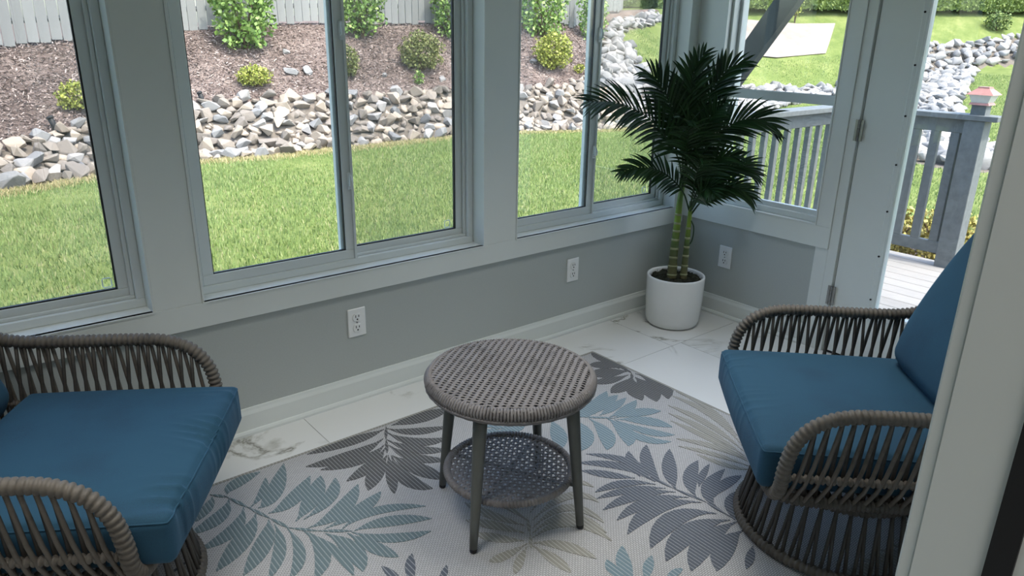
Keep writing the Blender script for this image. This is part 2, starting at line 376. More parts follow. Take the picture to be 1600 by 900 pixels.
# the house behind: shell of the adjoining room and the storey above
hs = boxes('house_shell', [(-7.0,1.21,-7.0,-6.85,-0.25,CE),(-7.15,-7.0,-7.0,YF,-0.25,CE),(1.06,1.21,-7.0,Y2,-0.25,CE),(-7.0,1.21,-7.0,Y2,CE,CE+0.1)], M['siding'])
S(hs, 'house walls behind the viewpoint', 'house')
S(box('upper_storey', (-7.0,1.21,-7.0,YF-0.02,CE+0.1,5.6), M['siding']), 'upper storey of the house above the doorway', 'house')
S(box('floor_house', (-7.0,1.06,-6.85,Y2,-0.12,-0.004), M['deck']), 'floor of the adjoining room', 'floor')
S(box('threshold', (JL,JX,Y2,YF,-0.12,0.006), M['trim']), 'sill of the house doorway', 'sill')

# ---- baseboards with a stepped profile and shoe
def prof_bar(name, prof, p0, p1, nrm, label):
    """profile (d,z) swept from p0 to p1, d along nrm"""
    bm = bmesh.new(); A=[]; B=[]
    for d, z in prof:
        A.append(bm.verts.new((p0[0]+nrm[0]*d, p0[1]+nrm[1]*d, z))); B.append(bm.verts.new((p1[0]+nrm[0]*d, p1[1]+nrm[1]*d, z)))
    n=len(prof)
    for i in range(n): bm.faces.new((A[i],A[(i+1)%n],B[(i+1)%n],B[i]))
    bm.faces.new(A[::-1]); bm.faces.new(B); bmesh.ops.recalc_face_normals(bm, faces=bm.faces)
    return S(obj(name, bm, M['trim']), label, 'baseboard')
BB = [(0,0),(0.026,0),(0.026,0.010),(0.021,0.018),(0.014,0.020),(0.014,0.085),(0.011,0.092),(0.008,0.098),(0.006,0.108),(0,0.109)]
prof_bar('baseboard_back', BB, (XL,0), (0,0), (0,-1), 'white stepped baseboard below the row of windows')
prof_bar('baseboard_right', BB, (0,-0.026), (0,-0.848), (-1,0), 'white stepped baseboard beside the door')
prof_bar('baseboard_left', BB, (XL,YF), (XL,-0.026), (1,0), 'white baseboard of the side wall')
prof_bar('baseboard_front', BB, (JX+0.09,YF-0.0125), (0,YF-0.0125), (0,1), 'white baseboard along the house wall')

# ---- casing boards on the back wall (flat stock between, under and over the windows)
def board(name, b, label, bev=0.0015): return S(box(name, b, M['trim'], bev=bev), label, 'trim')
c = 0.018
board('trim_1', (XL,0,-c,0,0.483,ZS), 'flat white apron board running under the windows')
board('trim_2', (W1[1],W2[0],-c,0,ZS,ZT), 'wide white mullion board nearest the left armchair')
board('trim_3', (W2[1],W3[0],-c,0,ZS,ZT), 'wide white mullion board between the middle and the corner window')
board('trim_4', (W3[1],0,-c,0,ZS,ZT), 'narrow white casing board in the corner behind the palm')
board('trim_5', (XL,W1[0],-c,0,ZS,ZT), 'white casing board at the far left')
board('trim_6', (XL,0,-c,0,ZT,ZT+0.14), 'white head board over the windows')
# right wall casing
board('trim_7', (-c,0,-0.915,-c,0.525,RZ0), 'white apron board under the window beside the door')
board('trim_8', (-c,0,RW[1],-c,RZ0,ZT), 'white casing board between the corner and the window beside the door')
board('trim_9', (-c,0,-0.915,RW[0],RZ0,ZT), 'white casing board between the window and the door hinges')
board('trim_10', (-c,0,DY[0]-0.1,-c,ZT,ZT+0.12), 'white head board over the door and window')
board('trim_11', (-0.010,0,-0.962,-0.915,0,ZT), 'white door jamb strip beside the hinges')
board('trim_12', (-0.010,0,-0.915,-0.848,0,0.525), 'white door casing foot beside the hinges')
board('trim_13', (-c,0,DY[0]-0.1,DY[0],0,ZT), 'white casing board on the latch side of the door')

# ---- sliding windows in the back wall
def frame(name, x0,x1,z0,z1, w, y0,y1, mat, parent, wb_=None, bev=0.002):
    wb_ = w if wb_ is None else wb_
    return boxes(name, [(x0,x1,y0,y1,z0,z0+wb_),(x0,x1,y0,y1,z1-w,z1),(x0,x0+w,y0,y1,z0+wb_,z1-w),(x1-w,x1,y0,y1,z0+wb_,z1-w)], mat, parent, bev)
def latch(parent, x, z, y):
    bm = bmesh.new()
    bx(bm, x-0.009,x+0.009,y-0.008,y,z-0.035,z+0.035,0.003)
    tube(bm, [(x,y-0.006,z-0.018),(x,y-0.022,z-0.012),(x-0.002,y-0.026,z+0.006),(x-0.003,y-0.020,z+0.028)], [0.006,0.007,0.007,0.005], 6)
    obj('latch', bm, M['vinyl'], parent)
def slider(n, x0, x1, xm, label):
    w = thing('window_%d'%n, label, 'window', kind='structure')
    # lining of the opening (jamb extensions with a small bead towards the room)
    bm = bmesh.new(); t = 0.006
    bx(bm, x0,x1,-c-0.003,0.07,ZS-t,ZS); bx(bm, x0,x0+t,-c-0.003,0.07,ZS,ZT); bx(bm, x1-t,x1,-c-0.003,0.07,ZS,ZT); bx(bm, x0,x1,-c-0.003,0.07,ZT-t,ZT)
    obj('jamb_lining', bm, M['trim'], w)
    frame('window_frame', x0+t,x1-t,ZS,ZT-t,0.028, 0.062,TH, M['vinyl'], w, 0.030)
    frame('outer_stop', x0+t+.028,x1-t-.028,ZS+.030,ZT-t-.028,0.014, 0.080,0.090, M['vinyl'], w, 0.012)
    # left sash slides inside, right sash fixed outside
    sx0, sx1 = x0+0.034, xm+0.045
    z0, z1 = ZS+0.030, ZT-0.034
    s1 = frame('sliding_sash', sx0, sx1, z0, z1, 0.040, 0.066, 0.088, M['vinyl'], w, 0.038)
    boxes('glazing_seal', [(sx0+0.04,sx1-0.04,0.072,0.084,z0+0.038,z0+0.042),(sx1-0.044,sx1-0.04,0.072,0.084,z0+0.042,z1-0.04),(sx0+0.04,sx0+0.044,0.072,0.084,z0+0.042,z1-0.04)], M['seal'], s1)
    box('pane', (sx0+0.038, sx1-0.038, 0.075, 0.079, z0+0.036, z1-0.038), M['glass'], s1)
    boxes('stile_grip', [(sx1-0.006,sx1+0.004,0.058,0.068,z0,z1)], M['vinyl'], s1)
    rx0, rx1 = xm-0.005, x1-0.034
    s2 = frame('fixed_sash', rx0, rx1, z0, z1, 0.046, 0.093, 0.116, M['vinyl'], w, 0.038)
    boxes('glazing_seal', [(rx0+0.046,rx1-0.046,0.097,0.110,z0+0.038,z0+0.043),(rx1-0.051,rx1-0.046,0.097,0.110,z0+0.043,z1-0.046)], M['seal'], s2)
    box('pane', (rx0+0.044, rx1-0.044, 0.102, 0.106, z0+0.036, z1-0.044), M['glass'], s2)
    box('insect_screen', (rx0+0.02, rx1-0.0, 0.1300, 0.1304, z0, z1), M['screen'], w)
    bm = bmesh.new()
    for (tx, tz) in ((rx1-0.085, z0+0.06), (rx0+0.052, z0+0.06)):
        P = [(tx+a, 0.127, tz+b) for a, b in ((0,-0.014),(0.004,-0.018),(0.024,-0.018),(0.028,-0.014),(0.028,0.010),(0.024,0.014),(0.004,0.014),(0,0.010))]
        tube(bm, P, 0.002, 5, closed=True)
    obj('screen_tab', bm, M['vinyl'], w)
    latch(s1, sx1-0.012, 0.93, 0.066); latch(s1, sx1-0.012, 1.50, 0.066)
    return w
slider(1, *W1, -3.50, 'white framed sliding window at the far left above the left armchair')
slider(2, *W2, -2.099, 'white framed sliding window in the middle behind the side table')
slider(3, *W3, -0.716, 'white framed sliding window in the corner behind the palm')

# ---- single hung window in the right wall
w4 = thing('window_4', 'white framed window between the palm and the door', 'window', kind='structure')
def frameY(name, y0,y1,z0,z1,w,x0,x1,mat,parent,wb_=None,bev=0.002):
    wb_ = w if wb_ is None else wb_
    return boxes(name, [(x0,x1,y0,y1,z0,z0+wb_),(x0,x1,y0,y1,z1-w,z1),(x0,x1,y0,y0+w,z0+wb_,z1-w),(x0,x1,y1-w,y1,z0+wb_,z1-w)], mat, parent, bev)
frameY('jamb_lining', RW[0],RW[1],RZ0,ZT,0.006,-c-0.003,0.05,M['trim'],w4,bev=0)
frameY('window_frame', RW[0]+.006,RW[1]-.006,RZ0+.006,ZT-.006,0.014,0.010,TH,M['vinyl'],w4,0.030)
ls = frameY('lower_sash', RW[0]+.020,RW[1]-.020,RZ0+.03,1.246,0.016,0.030,0.054,M['vinyl'],w4,0.030)
box('meeting_rail', (0.026,0.056,RW[0]+.020,RW[1]-.020,1.20,1.246), M['vinyl'], ls, 0.002)
box('pane', (0.040,0.044,RW[0]+.034,RW[1]-.034,RZ0+.058,1.204), M['glass'], ls)
us = frameY('upper_sash', RW[0]+.020,RW[1]-.020,1.205,ZT-.02,0.016,0.062,0.086,M['vinyl'],w4,0.035)
box('pane', (0.072,0.076,RW[0]+.034,RW[1]-.034,1.236,ZT-.034), M['glass'], us)
# ---- glazed door in the right wall
dr = thing('door_1', 'white full-glass exterior door with steel hinges beside the right armchair', 'door', kind='structure')
y0, y1 = DY[0]+0.004, DY[1]-0.003; GY = (-1.70,-1.18); GZ = (0.27,1.92)
bm = bmesh.new()
for b in ((y0,GY[0],0.012,DZ-0.004),(GY[1],y1,0.012,DZ-0.004),(GY[0],GY[1],0.012,GZ[0]),(GY[0],GY[1],GZ[1],DZ-0.004)):
    bx(bm, 0.0, 0.044, b[0], b[1], b[2], b[3])
slab = obj('door_slab', bm, M['trim'], dr)
fr_ = frameY('glass_moulding', GY[0]-0.004,GY[1]+0.030,GZ[0]-0.030,GZ[1]+0.03,0.034,-0.010,0.004,M['trim'],dr,bev=0.004)
frameY('inner_bead', GY[0]-0.002,GY[1]+0.010,GZ[0]-0.012,GZ[1]+0.012,0.012,-0.015,-0.008,M['trim'],fr_,bev=0.002)
box('pane', (0.016,0.022,GY[0],GY[1],GZ[0],GZ[1]), M['glass'], dr)
for k in range(8):
    bm = bmesh.new(); z = 0.335+0.213*k
    bmesh.ops.create_cone(bm, cap_ends=True, segments=10, radius1=0.0045, radius2=0.0045, depth=0.004, matrix=Matrix.Translation((-0.0115,GY[1]+0.020,z))@Matrix.Rotation(PI/2,4,'Y'))
    obj('screw_plug', bm, M['slot'], fr_)
for z in (0.30, 1.105, 1.86):
    h = boxes('hinge', [(-0.013,-0.009,-0.985,-0.967,z-0.048,z+0.048),(-0.0135,-0.0095,-0.963,-0.947,z-0.048,z+0.048)], M['steel'], dr)
    bm = bmesh.new()
    for k in range(5): tube(bm, [(-0.016,-0.9655,z-0.048+k*0.0193),(-0.016,-0.9655,z-0.048+k*0.0193+0.018)], 0.0065, 8)
    obj('hinge_knuckle', bm, M['steel'], h)
box('bottom_seal', (0.004,0.040,y0,y1,0.0,0.013), M['black'], dr)
S(box('door_sill', (-0.004,0.18,DY[0],DY[1],-0.02,0.001), M['steel']), 'metal sill under the glazed door', 'sill')

# ---- electrical outlets
def outlet(pos, rz, label):
    o = thing('wall_outlet', label, 'outlet', pos, rz, 'duplex outlets low on the walls')
    bm = bmesh.new(); bx(bm, -0.041,0.041,-0.006,0,-0.0625,0.0625,0.003); obj('cover_plate', bm, M['plate'], o)
    for zz in (-0.0235, 0.0235):
        bm = bmesh.new(); bmesh.ops.create_cone(bm, cap_ends=True, segments=20, radius1=0.0205, radius2=0.0195, depth=0.004, matrix=Matrix.Translation((0,-0.008,zz))@Matrix.Rotation(PI/2,4,'X'))
        for v in bm.verts: v.co.z = zz + max(-0.0165, min(0.0165, v.co.z-zz))
        f = obj('socket', bm, M['plate'], o)
        boxes('slot', [(-0.0085,-0.0055,-0.0108,-0.009,zz+0.000,zz+0.011),(0.0055,0.0085,-0.0108,-0.009,zz+0.001,zz+0.010),(-0.003,0.003,-0.0108,-0.009,zz-0.011,zz-0.005)], M['slot'], f)
    bm = bmesh.new(); bmesh.ops.create_cone(bm, cap_ends=True, segments=10, radius1=0.0035, radius2=0.003, depth=0.003, matrix=Matrix.Translation((0,-0.007,0))@Matrix.Rotation(PI/2,4,'X')); obj('screw', bm, M['steel'], o)
outlet((-2.101,0,0.351), 0, 'white duplex outlet on the wall under the middle window, left of the side table')
outlet((-0.857,0,0.344), 0, 'white duplex outlet on the wall under the corner window, left of the palm pot')
outlet((0,-0.335,0.342), -PI/2, 'white duplex outlet on the wall between the palm pot and the door')

# ---- added fill lamps: two unseen panels in the sunroom, one in the adjoining room
def fill_panel(name, x, y, z, sx, sy, watts, label, spread=85, col=(1.0,0.97,0.92)):
    o = thing(name, label, 'light', (x,y,z))
    boxes('frame', [(-sx/2-.03,sx/2+.03,-sy/2-.03,-sy/2,-0.03,0),(-sx/2-.03,sx/2+.03,sy/2,sy/2+.03,-0.03,0),(-sx/2-.03,-sx/2,-sy/2,sy/2,-0.03,0),(sx/2,sx/2+.03,-sy/2,sy/2,-0.03,0)], M['plate'], o)
    ld = bpy.data.lights.new('fill_lamp','AREA'); ld.shape='RECTANGLE'; ld.size=sx; ld.size_y=sy; ld.energy=watts; ld.color=col; ld.spread=math.radians(spread)
    lo = bpy.data.objects.new('fill_lamp', ld); COL.objects.link(lo); lo.parent=o; lo.location=(0,0,-0.02)
fill_panel('fill_light', -1.5, -1.25, CE, 1.2, 0.6, FILL_W, 'added unseen fill light panel nearer the palm')
fill_panel('fill_light', -3.3, -1.25, CE, 1.2, 0.6, FILL_W, 'added unseen fill light panel nearer the left armchair')
fill_panel('fill_light', -3.6, -3.7, CE, 1.2, 1.2, HOUSE_FILL_W, 'added unseen fill light panel in the adjoining room', 175)

# ================================================================== RUG
rug = thing('area_rug', 'pale grey flat-woven rug with blue, slate and taupe palm leaf pattern', 'rug')
box('weave', (-3.75,-0.962,-2.32,-0.278,0.0005,0.007), M['rug'], rug, 0.001)
boxes('bound_edge', [(-3.75,-0.962,-0.286,-0.276,0.0005,0.0085),(-0.970,-0.960,-2.32,-0.286,0.0005,0.0085)], M['rug_taupe'], rug)
LEAF={
 'teal':([(-2.802,-0.366,-2.758,-0.323,-2.662,-0.302,0.025),(-2.747,-0.503,-2.680,-0.461,-2.574,-0.303,0.029),(-2.768,-0.486,-2.703,-0.428,-2.662,-0.351,0.014),(-2.731,-0.551,-2.645,-0.532,-2.533,-0.435,0.028),(-2.679,-0.645,-2.585,-0.564,-2.504,-0.457,0.032),(-2.654,-0.651,-2.541,-0.599,-2.469,-0.500,0.023),(-2.661,-0.699,-2.544,-0.682,-2.424,-0.583,0.030),(-2.622,-0.736,-2.496,-0.719,-2.382,-0.670,0.026),(-2.583,-0.773,-2.453,-0.753,-2.306,-0.832,0.020),(-2.554,-0.802,-2.448,-0.825,-2.326,-0.900,0.025),(-2.562,-0.802,-2.484,-0.901,-2.363,-0.951,0.021),(-2.575,-0.799,-2.544,-0.904,-2.506,-0.993,0.023),(-2.631,-0.755,-2.599,-0.873,-2.620,-0.984,0.028),(-2.670,-0.718,-2.642,-0.863,-2.649,-0.982,0.016),(-2.678,-0.705,-2.677,-0.836,-2.746,-0.928,0.023),(-2.713,-0.658,-2.731,-0.793,-2.802,-0.884,0.018),(-2.736,-0.614,-2.770,-0.739,-2.849,-0.847,0.019),(-2.743,-0.582,-2.796,-0.682,-2.899,-0.787,0.028),(-2.762,-0.526,-2.839,-0.624,-2.954,-0.721,0.031),(-2.782,-0.468,-2.850,-0.564,-2.962,-0.595,0.025),(-2.804,-0.394,-2.865,-0.473,-2.964,-0.501,0.027),(-2.844,-0.348,-2.874,-0.397,-2.930,-0.450,0.018)],[[(-2.846,-0.332),(-2.806,-0.378),(-2.772,-0.477),(-2.739,-0.572),(-2.708,-0.663),(-2.647,-0.729),(-2.560,-0.798)]]),
 'charcoal':([(-2.165,-0.311,-2.290,-0.314,-2.482,-0.296,0.027),(-2.203,-0.371,-2.354,-0.403,-2.520,-0.371,0.032),(-2.223,-0.413,-2.337,-0.452,-2.487,-0.421,0.025),(-2.231,-0.435,-2.333,-0.507,-2.446,-0.542,0.026),(-2.250,-0.483,-2.335,-0.556,-2.413,-0.638,0.029),(-2.247,-0.486,-2.300,-0.599,-2.352,-0.708,0.020),(-2.238,-0.493,-2.273,-0.653,-2.232,-0.764,0.029),(-2.238,-0.493,-2.209,-0.620,-2.166,-0.744,0.033),(-2.210,-0.422,-2.178,-0.557,-2.089,-0.644,0.025),(-2.195,-0.387,-2.143,-0.515,-2.048,-0.585,0.025),(-2.167,-0.340,-2.114,-0.469,-2.001,-0.517,0.027),(-2.151,-0.312,-2.079,-0.398,-1.952,-0.445,0.024),(-2.126,-0.301,-2.008,-0.317,-1.863,-0.330,0.039)],[[(-2.146,-0.295),(-2.194,-0.378),(-2.243,-0.471)]]),
 'blue':([(-1.505,-0.692,-1.416,-0.692,-1.323,-0.590,0.037),(-1.447,-0.723,-1.350,-0.687,-1.221,-0.623,0.030),(-1.414,-0.735,-1.316,-0.699,-1.209,-0.677,0.027),(-1.405,-0.756,-1.314,-0.743,-1.198,-0.716,0.021),(-1.379,-0.789,-1.287,-0.791,-1.180,-0.759,0.024),(-1.370,-0.809,-1.258,-0.836,-1.170,-0.887,0.030),(-1.369,-0.823,-1.285,-0.901,-1.237,-1.003,0.032),(-1.377,-0.817,-1.347,-0.956,-1.277,-1.047,0.024),(-1.385,-0.824,-1.401,-0.976,-1.330,-1.072,0.023),(-1.395,-0.790,-1.413,-0.906,-1.486,-0.993,0.033),(-1.454,-0.745,-1.488,-0.872,-1.573,-0.961,0.031),(-1.521,-0.693,-1.557,-0.819,-1.661,-0.904,0.037),(-1.587,-0.656,-1.637,-0.757,-1.706,-0.846,0.031),(-1.620,-0.630,-1.627,-0.558,-1.682,-0.556,0.032),(-1.675,-0.614,-1.749,-0.621,-1.789,-0.590,0.029),(-1.707,-0.603,-1.730,-0.532,-1.785,-0.517,0.032),(-1.773,-0.603,-1.838,-0.603,-1.874,-0.550,0.029),(-1.781,-0.596,-1.805,-0.527,-1.842,-0.472,0.034)],[[(-1.888,-0.552),(-1.744,-0.600),(-1.605,-0.629),(-1.480,-0.711),(-1.370,-0.809)]]),
 'slate':([(-1.589,-1.213,-1.562,-1.080,-1.654,-0.932,0.020),(-1.608,-1.159,-1.615,-1.066,-1.727,-0.952,0.022),(-1.629,-1.153,-1.686,-1.082,-1.747,-1.000,0.020),(-1.589,-1.213,-1.573,-1.103,-1.514,-1.018,0.022),(-1.579,-1.240,-1.523,-1.121,-1.424,-1.029,0.023),(-1.568,-1.288,-1.498,-1.203,-1.378,-1.104,0.026),(-1.548,-1.360,-1.479,-1.279,-1.355,-1.219,0.025),(-1.491,-1.328,-1.433,-1.295,-1.342,-1.261,0.013),(-1.540,-1.438,-1.479,-1.357,-1.325,-1.316,0.025),(-1.499,-1.398,-1.407,-1.374,-1.312,-1.378,0.020),(-1.551,-1.516,-1.474,-1.453,-1.361,-1.448,0.025),(-1.601,-1.224,-1.681,-1.152,-1.802,-1.125,0.019),(-1.590,-1.261,-1.688,-1.194,-1.824,-1.154,0.018),(-1.580,-1.297,-1.690,-1.231,-1.853,-1.212,0.022),(-1.569,-1.344,-1.690,-1.277,-1.856,-1.278,0.023),(-1.558,-1.389,-1.697,-1.316,-1.882,-1.347,0.028),(-1.569,-1.459,-1.693,-1.388,-1.876,-1.437,0.034),(-1.564,-1.506,-1.706,-1.461,-1.884,-1.504,0.035),(-1.550,-1.525,-1.708,-1.522,-1.859,-1.579,0.033),(-1.576,-1.563,-1.684,-1.572,-1.799,-1.626,0.032),(-1.615,-1.626,-1.662,-1.649,-1.721,-1.674,0.013)],[[(-1.530,-1.536),(-1.548,-1.485),(-1.544,-1.400),(-1.568,-1.288),(-1.579,-1.181)]]),
 'charcoal2':([(-0.993,-0.553,-0.966,-0.396,-0.981,-0.279,0.045),(-1.001,-0.496,-1.032,-0.425,-1.097,-0.387,0.035),(-0.982,-0.544,-1.083,-0.491,-1.161,-0.476,0.046),(-1.018,-0.568,-1.132,-0.554,-1.213,-0.519,0.028),(-1.029,-0.594,-1.129,-0.631,-1.216,-0.642,0.033),(-1.024,-0.597,-1.107,-0.679,-1.158,-0.776,0.036),(-1.014,-0.605,-1.047,-0.709,-1.118,-0.821,0.043),(-0.984,-0.577,-0.970,-0.704,-1.059,-0.837,0.043)],[[(-0.981,-0.510),(-0.992,-0.561),(-1.034,-0.606)]]),
 'taupe':([(-1.136,-1.264,-1.030,-1.043,-1.022,-0.821,0.017),(-1.164,-1.289,-1.100,-1.070,-1.105,-0.874,0.018),(-1.191,-1.313,-1.151,-1.107,-1.158,-0.918,0.018),(-1.202,-1.326,-1.191,-1.150,-1.201,-0.966,0.016),(-1.213,-1.339,-1.223,-1.208,-1.296,-1.069,0.017),(-1.236,-1.365,-1.268,-1.242,-1.333,-1.111,0.013),(-1.247,-1.377,-1.296,-1.307,-1.323,-1.188,0.013),(-1.086,-1.207,-0.993,-1.017,-0.975,-0.811,0.013)],[]),
 'taupe2':([(-2.132,-1.176,-1.984,-1.195,-1.945,-1.340,0.020),(-2.115,-1.157,-1.968,-1.166,-1.929,-1.302,0.018),(-2.099,-1.138,-1.935,-1.131,-1.899,-1.262,0.018),(-2.073,-1.108,-1.890,-1.084,-1.833,-1.174,0.018),(-2.054,-1.073,-1.858,-1.024,-1.784,-1.101,0.017),(-2.147,-1.194,-2.080,-1.262,-2.041,-1.367,0.021),(-2.155,-1.203,-2.144,-1.285,-2.144,-1.363,0.019),(-2.168,-1.194,-2.231,-1.232,-2.277,-1.265,0.014),(-2.158,-1.170,-2.220,-1.107,-2.256,-1.047,0.019),(-2.135,-1.142,-2.188,-1.052,-2.244,-0.975,0.019),(-2.110,-1.113,-2.162,-1.005,-2.191,-0.895,0.018),(-2.087,-1.098,-2.098,-0.950,-2.130,-0.832,0.018),(-2.160,-1.184,-2.253,-1.186,-2.303,-1.175,0.016)],[[(-2.078,-1.088),(-2.122,-1.152),(-2.166,-1.210)]]),
 'blue2':([(-2.023,-1.505,-1.999,-1.442,-1.936,-1.375,0.022),(-2.035,-1.496,-2.039,-1.439,-2.020,-1.390,0.017),(-2.000,-1.523,-1.953,-1.492,-1.900,-1.462,0.015),(-1.953,-1.560,-1.910,-1.553,-1.871,-1.556,0.012)],[]),
 'slate2':([(-2.534,-1.126,-2.507,-1.061,-2.467,-1.006,0.015),(-2.558,-1.108,-2.559,-1.053,-2.566,-0.998,0.012),(-2.483,-1.167,-2.445,-1.142,-2.414,-1.113,0.010)],[]),
}

LABEL = {'teal':'teal-grey palm leaf near the left armchair','charcoal':'charcoal palm leaf behind the side table','blue':'blue-grey palm leaf right of the table legs','slate':'slate palm leaf before the right armchair','charcoal2':'charcoal palm leaf at the rug corner','taupe':'pale taupe palm leaf along the rug edge','taupe2':'pale taupe palm leaf in front of the table','blue2':'blue-grey leaf tips at the front','slate2':'slate leaf tips at the front'}
def leaflet(bm, bx_,by_,mx,my,tx,ty,w,z):
    n = 9; L_=[]; R_=[]
    # the middle point lies on the curve
    cx, cy = 2*mx-0.5*(bx_+tx), 2*my-0.5*(by_+ty)
    for i in range(n+1):
        t = i/n
        px = (1-t)**2*bx_+2*t*(1-t)*cx+t*t*tx; py = (1-t)**2*by_+2*t*(1-t)*cy+t*t*ty
        dx = 2*(1-t)*(cx-bx_)+2*t*(tx-cx); dy = 2*(1-t)*(cy-by_)+2*t*(ty-cy); d = math.hypot(dx,dy)+1e-9
        h = w*(math.sin(PI*t**1.25)**0.75 if 0<t<1 else 0.0)*1.06
        if t < 0.25: h *= 0.35+0.65*t/0.25
        h = max(h, 0.0015)
        L_.append((px-dy/d*h, py+dx/d*h)); R_.append((px+dy/d*h, py-dx/d*h))
    a = [bm.verts.new((p[0],p[1],z)) for p in L_]; b = [bm.verts.new((p[0],p[1],z)) for p in R_]
    a2 = [bm.verts.new((p[0],p[1],z-0.003)) for p in L_]; b2 = [bm.verts.new((p[0],p[1],z-0.003)) for p in R_]
    for i in range(n):
        bm.faces.new((b[i],b[i+1],a[i+1],a[i])); bm.faces.new((a[i],a[i+1],a2[i+1],a2[i])); bm.faces.new((b2[i],b2[i+1],b[i+1],b[i]))
RUGX = (-3.74,-0.971); RUGY = (-2.31,-0.287)
for key, (lv, ribs) in LEAF.items():
    bm = bmesh.new(); k = 0
    for q in lv: leaflet(bm, *q, 0.0085+0.00008*(k%6)); k += 1
    for R_ in ribs:
        for (a, b) in zip(R_, R_[1:]):
            leaflet(bm, a[0],a[1],(a[0]+b[0])/2,(a[1]+b[1])/2,b[0],b[1],0.006,0.0092)
    for v in bm.verts:
        v.co.x = min(max(v.co.x, RUGX[0]), RUGX[1]); v.co.y = min(max(v.co.y, RUGY[0]), RUGY[1])
    bmesh.ops.recalc_face_normals(bm, faces=bm.faces)
    o = obj('leaf_motif', bm, M['rug_'+key.rstrip('2')], rug); o['label'] = LABEL[key]
# further fronds of the same pattern under the armchairs
for (cx,cy,ang,key) in ((-3.3,-0.75,0.4,'slate'),(-3.2,-1.55,1.2,'charcoal'),(-2.6,-1.9,0.2,'blue'),(-1.35,-2.05,2.8,'taupe')):
    bm = bmesh.new(); ca, sa = math.cos(ang), math.sin(ang)
    T = lambda x,y: (cx+ca*x-sa*y, cy+sa*x+ca*y)
    for i in range(9):
        for s in (-1,1):
            b = T(-0.25+0.05*i,0); m = T(-0.19+0.055*i, s*0.09); t = T(-0.06+0.045*i, s*0.19*(1-0.05*i))
            leaflet(bm,*b,*m,*t,0.017,0.0085+0.0001*(i%4))
    leaflet(bm,*T(-0.3,0),*T(0,0),*T(0.36,0),0.006,0.0092)
    for v in bm.verts:
        v.co.x = min(max(v.co.x, RUGX[0]), RUGX[1]); v.co.y = min(max(v.co.y, RUGY[0]), RUGY[1])
    bmesh.ops.recalc_face_normals(bm, faces=bm.faces)
    obj('leaf_motif', bm, M['rug_'+key], rug)

# ================================================================== SIDE TABLE
TC = (-2.089,-1.003)
RT = 0.0095   # table stands on the rug
tb = thing('side_table', 'round grey wicker side table with four tapered legs and a lower woven shelf', 'table', (TC[0],TC[1],RT), math.atan2(-0.11,-0.225))
def weave(bm, R, z, pitch, width, thick, amp, gap=0.0, phase_len=0.024, ang=0.0, edge=0.0, twill=False):
    """parallel flat strands clipped to a disc, each riding over and under"""
    n = int(2*R/pitch)
    ca, sa = math.cos(ang), math.sin(ang)
    for i in range(n+1):
        u = -R+pitch*(i+0.5)
        if abs(u) >= R-0.006: continue
        h = math.sqrt(R*R-u*u); m = max(4, int(2*h/(phase_len/4)))
        ph = (i*(PI*2/3) if twill else (i%2)*PI)
        prev = None
        for k in range(m+1):
            s = -h+2*h*k/m
            zz = z+amp*math.sin(2*PI*s/phase_len+ph)
            if edge: zz -= edge*max(0,(math.hypot(u,s)/R-0.86)/0.14)**2
            slope = amp*math.cos(2*PI*s/phase_len+ph)
            ring = []
            for du, dz in ((-width/2,0),(-width/4,thick/2),(width/4,thick/2),(width/2,0)):
                x, y = u+du, s
                ring.append(bm.verts.new((ca*x-sa*y, sa*x+ca*y, zz+dz)))
            if prev:
                for j in range(3): bm.faces.new((prev[j],prev[j+1],ring[j+1],ring[j]))
            prev = ring
RTOP = 0.265; ZTOP = 0.50
bm = bmesh.new(); lathe(bm, [(0,0.455),(RTOP-0.03,0.455),(RTOP-0.008,0.462),(RTOP-0.004,0.475),(RTOP-0.012,0.490),(RTOP-0.03,0.494),(0,0.495)], 64)
core = obj('table_top', bm, M['wicker_under'], tb, True)
bm = bmesh.new(); weave(bm, RTOP-0.005, ZTOP-0.002, 0.0100, 0.0088, 0.005, 0.0038, phase_len=0.030, ang=0.95, edge=0.010, twill=True)
tag(obj('woven_strands', bm, M['wicker'], core, True), kind='stuff')
bm = bmesh.new(); n = 170     # strands wrapped over the rim
for k in range(n):
    a = 2*PI*k/n; ca, sa = math.cos(a), math.sin(a)
    P = [((RTOP-0.019)*ca,(RTOP-0.019)*sa,ZTOP-0.003),((RTOP-0.010)*ca,(RTOP-0.010)*sa,ZTOP-0.006),((RTOP+0.001)*ca,(RTOP+0.001)*sa,ZTOP-0.020),((RTOP-0.002)*ca,(RTOP-0.002)*sa,ZTOP-0.034)]
    tube(bm, P, 0.0045, 6)
tag(obj('rim_wrap', bm, M['wicker'], core, True), kind='stuff')
bm = bmesh.new()
for zz, r in ((0.4625,RTOP-0.002),(0.4535,RTOP-0.010)):
    m = 240; P = []; rad = []
    for k in range(m):
        a = 2*PI*k/m; P.append((r*math.cos(a), r*math.sin(a), zz)); rad.append(0.0055 if (k//3)%2 else 0.0046)
    tube(bm, P, rad, 6, closed=True)
obj('rim_band', bm, M['wicker'], core, True)
for a in [math.radians(v) for v in (0, 90, 180, 270)]:
    ca, sa = math.cos(a), math.sin(a)
    P = [np.array([0.252*ca,0.252*sa,0.012]), np.array([0.205*ca,0.205*sa,0.456])]
    Q = [P[0]+(P[1]-P[0])*t for t in np.linspace(0,1,6)]
    bm = bmesh.new(); tube(bm, Q, list(np.linspace(0.0125,0.0225,6)), 18)
    lg = obj('leg', bm, M['leg'], tb, True)
    bm = bmesh.new(); tube(bm, [(0.2533*ca,0.2533*sa,0.0),(0.2520*ca,0.2520*sa,0.0125)], [0.011,0.0125], 16); obj('foot_cap', bm, M['black'], lg)
RS = 0.203; ZH = 0.152
bm = bmesh.new(); m = 480; P=[]; rad=[]
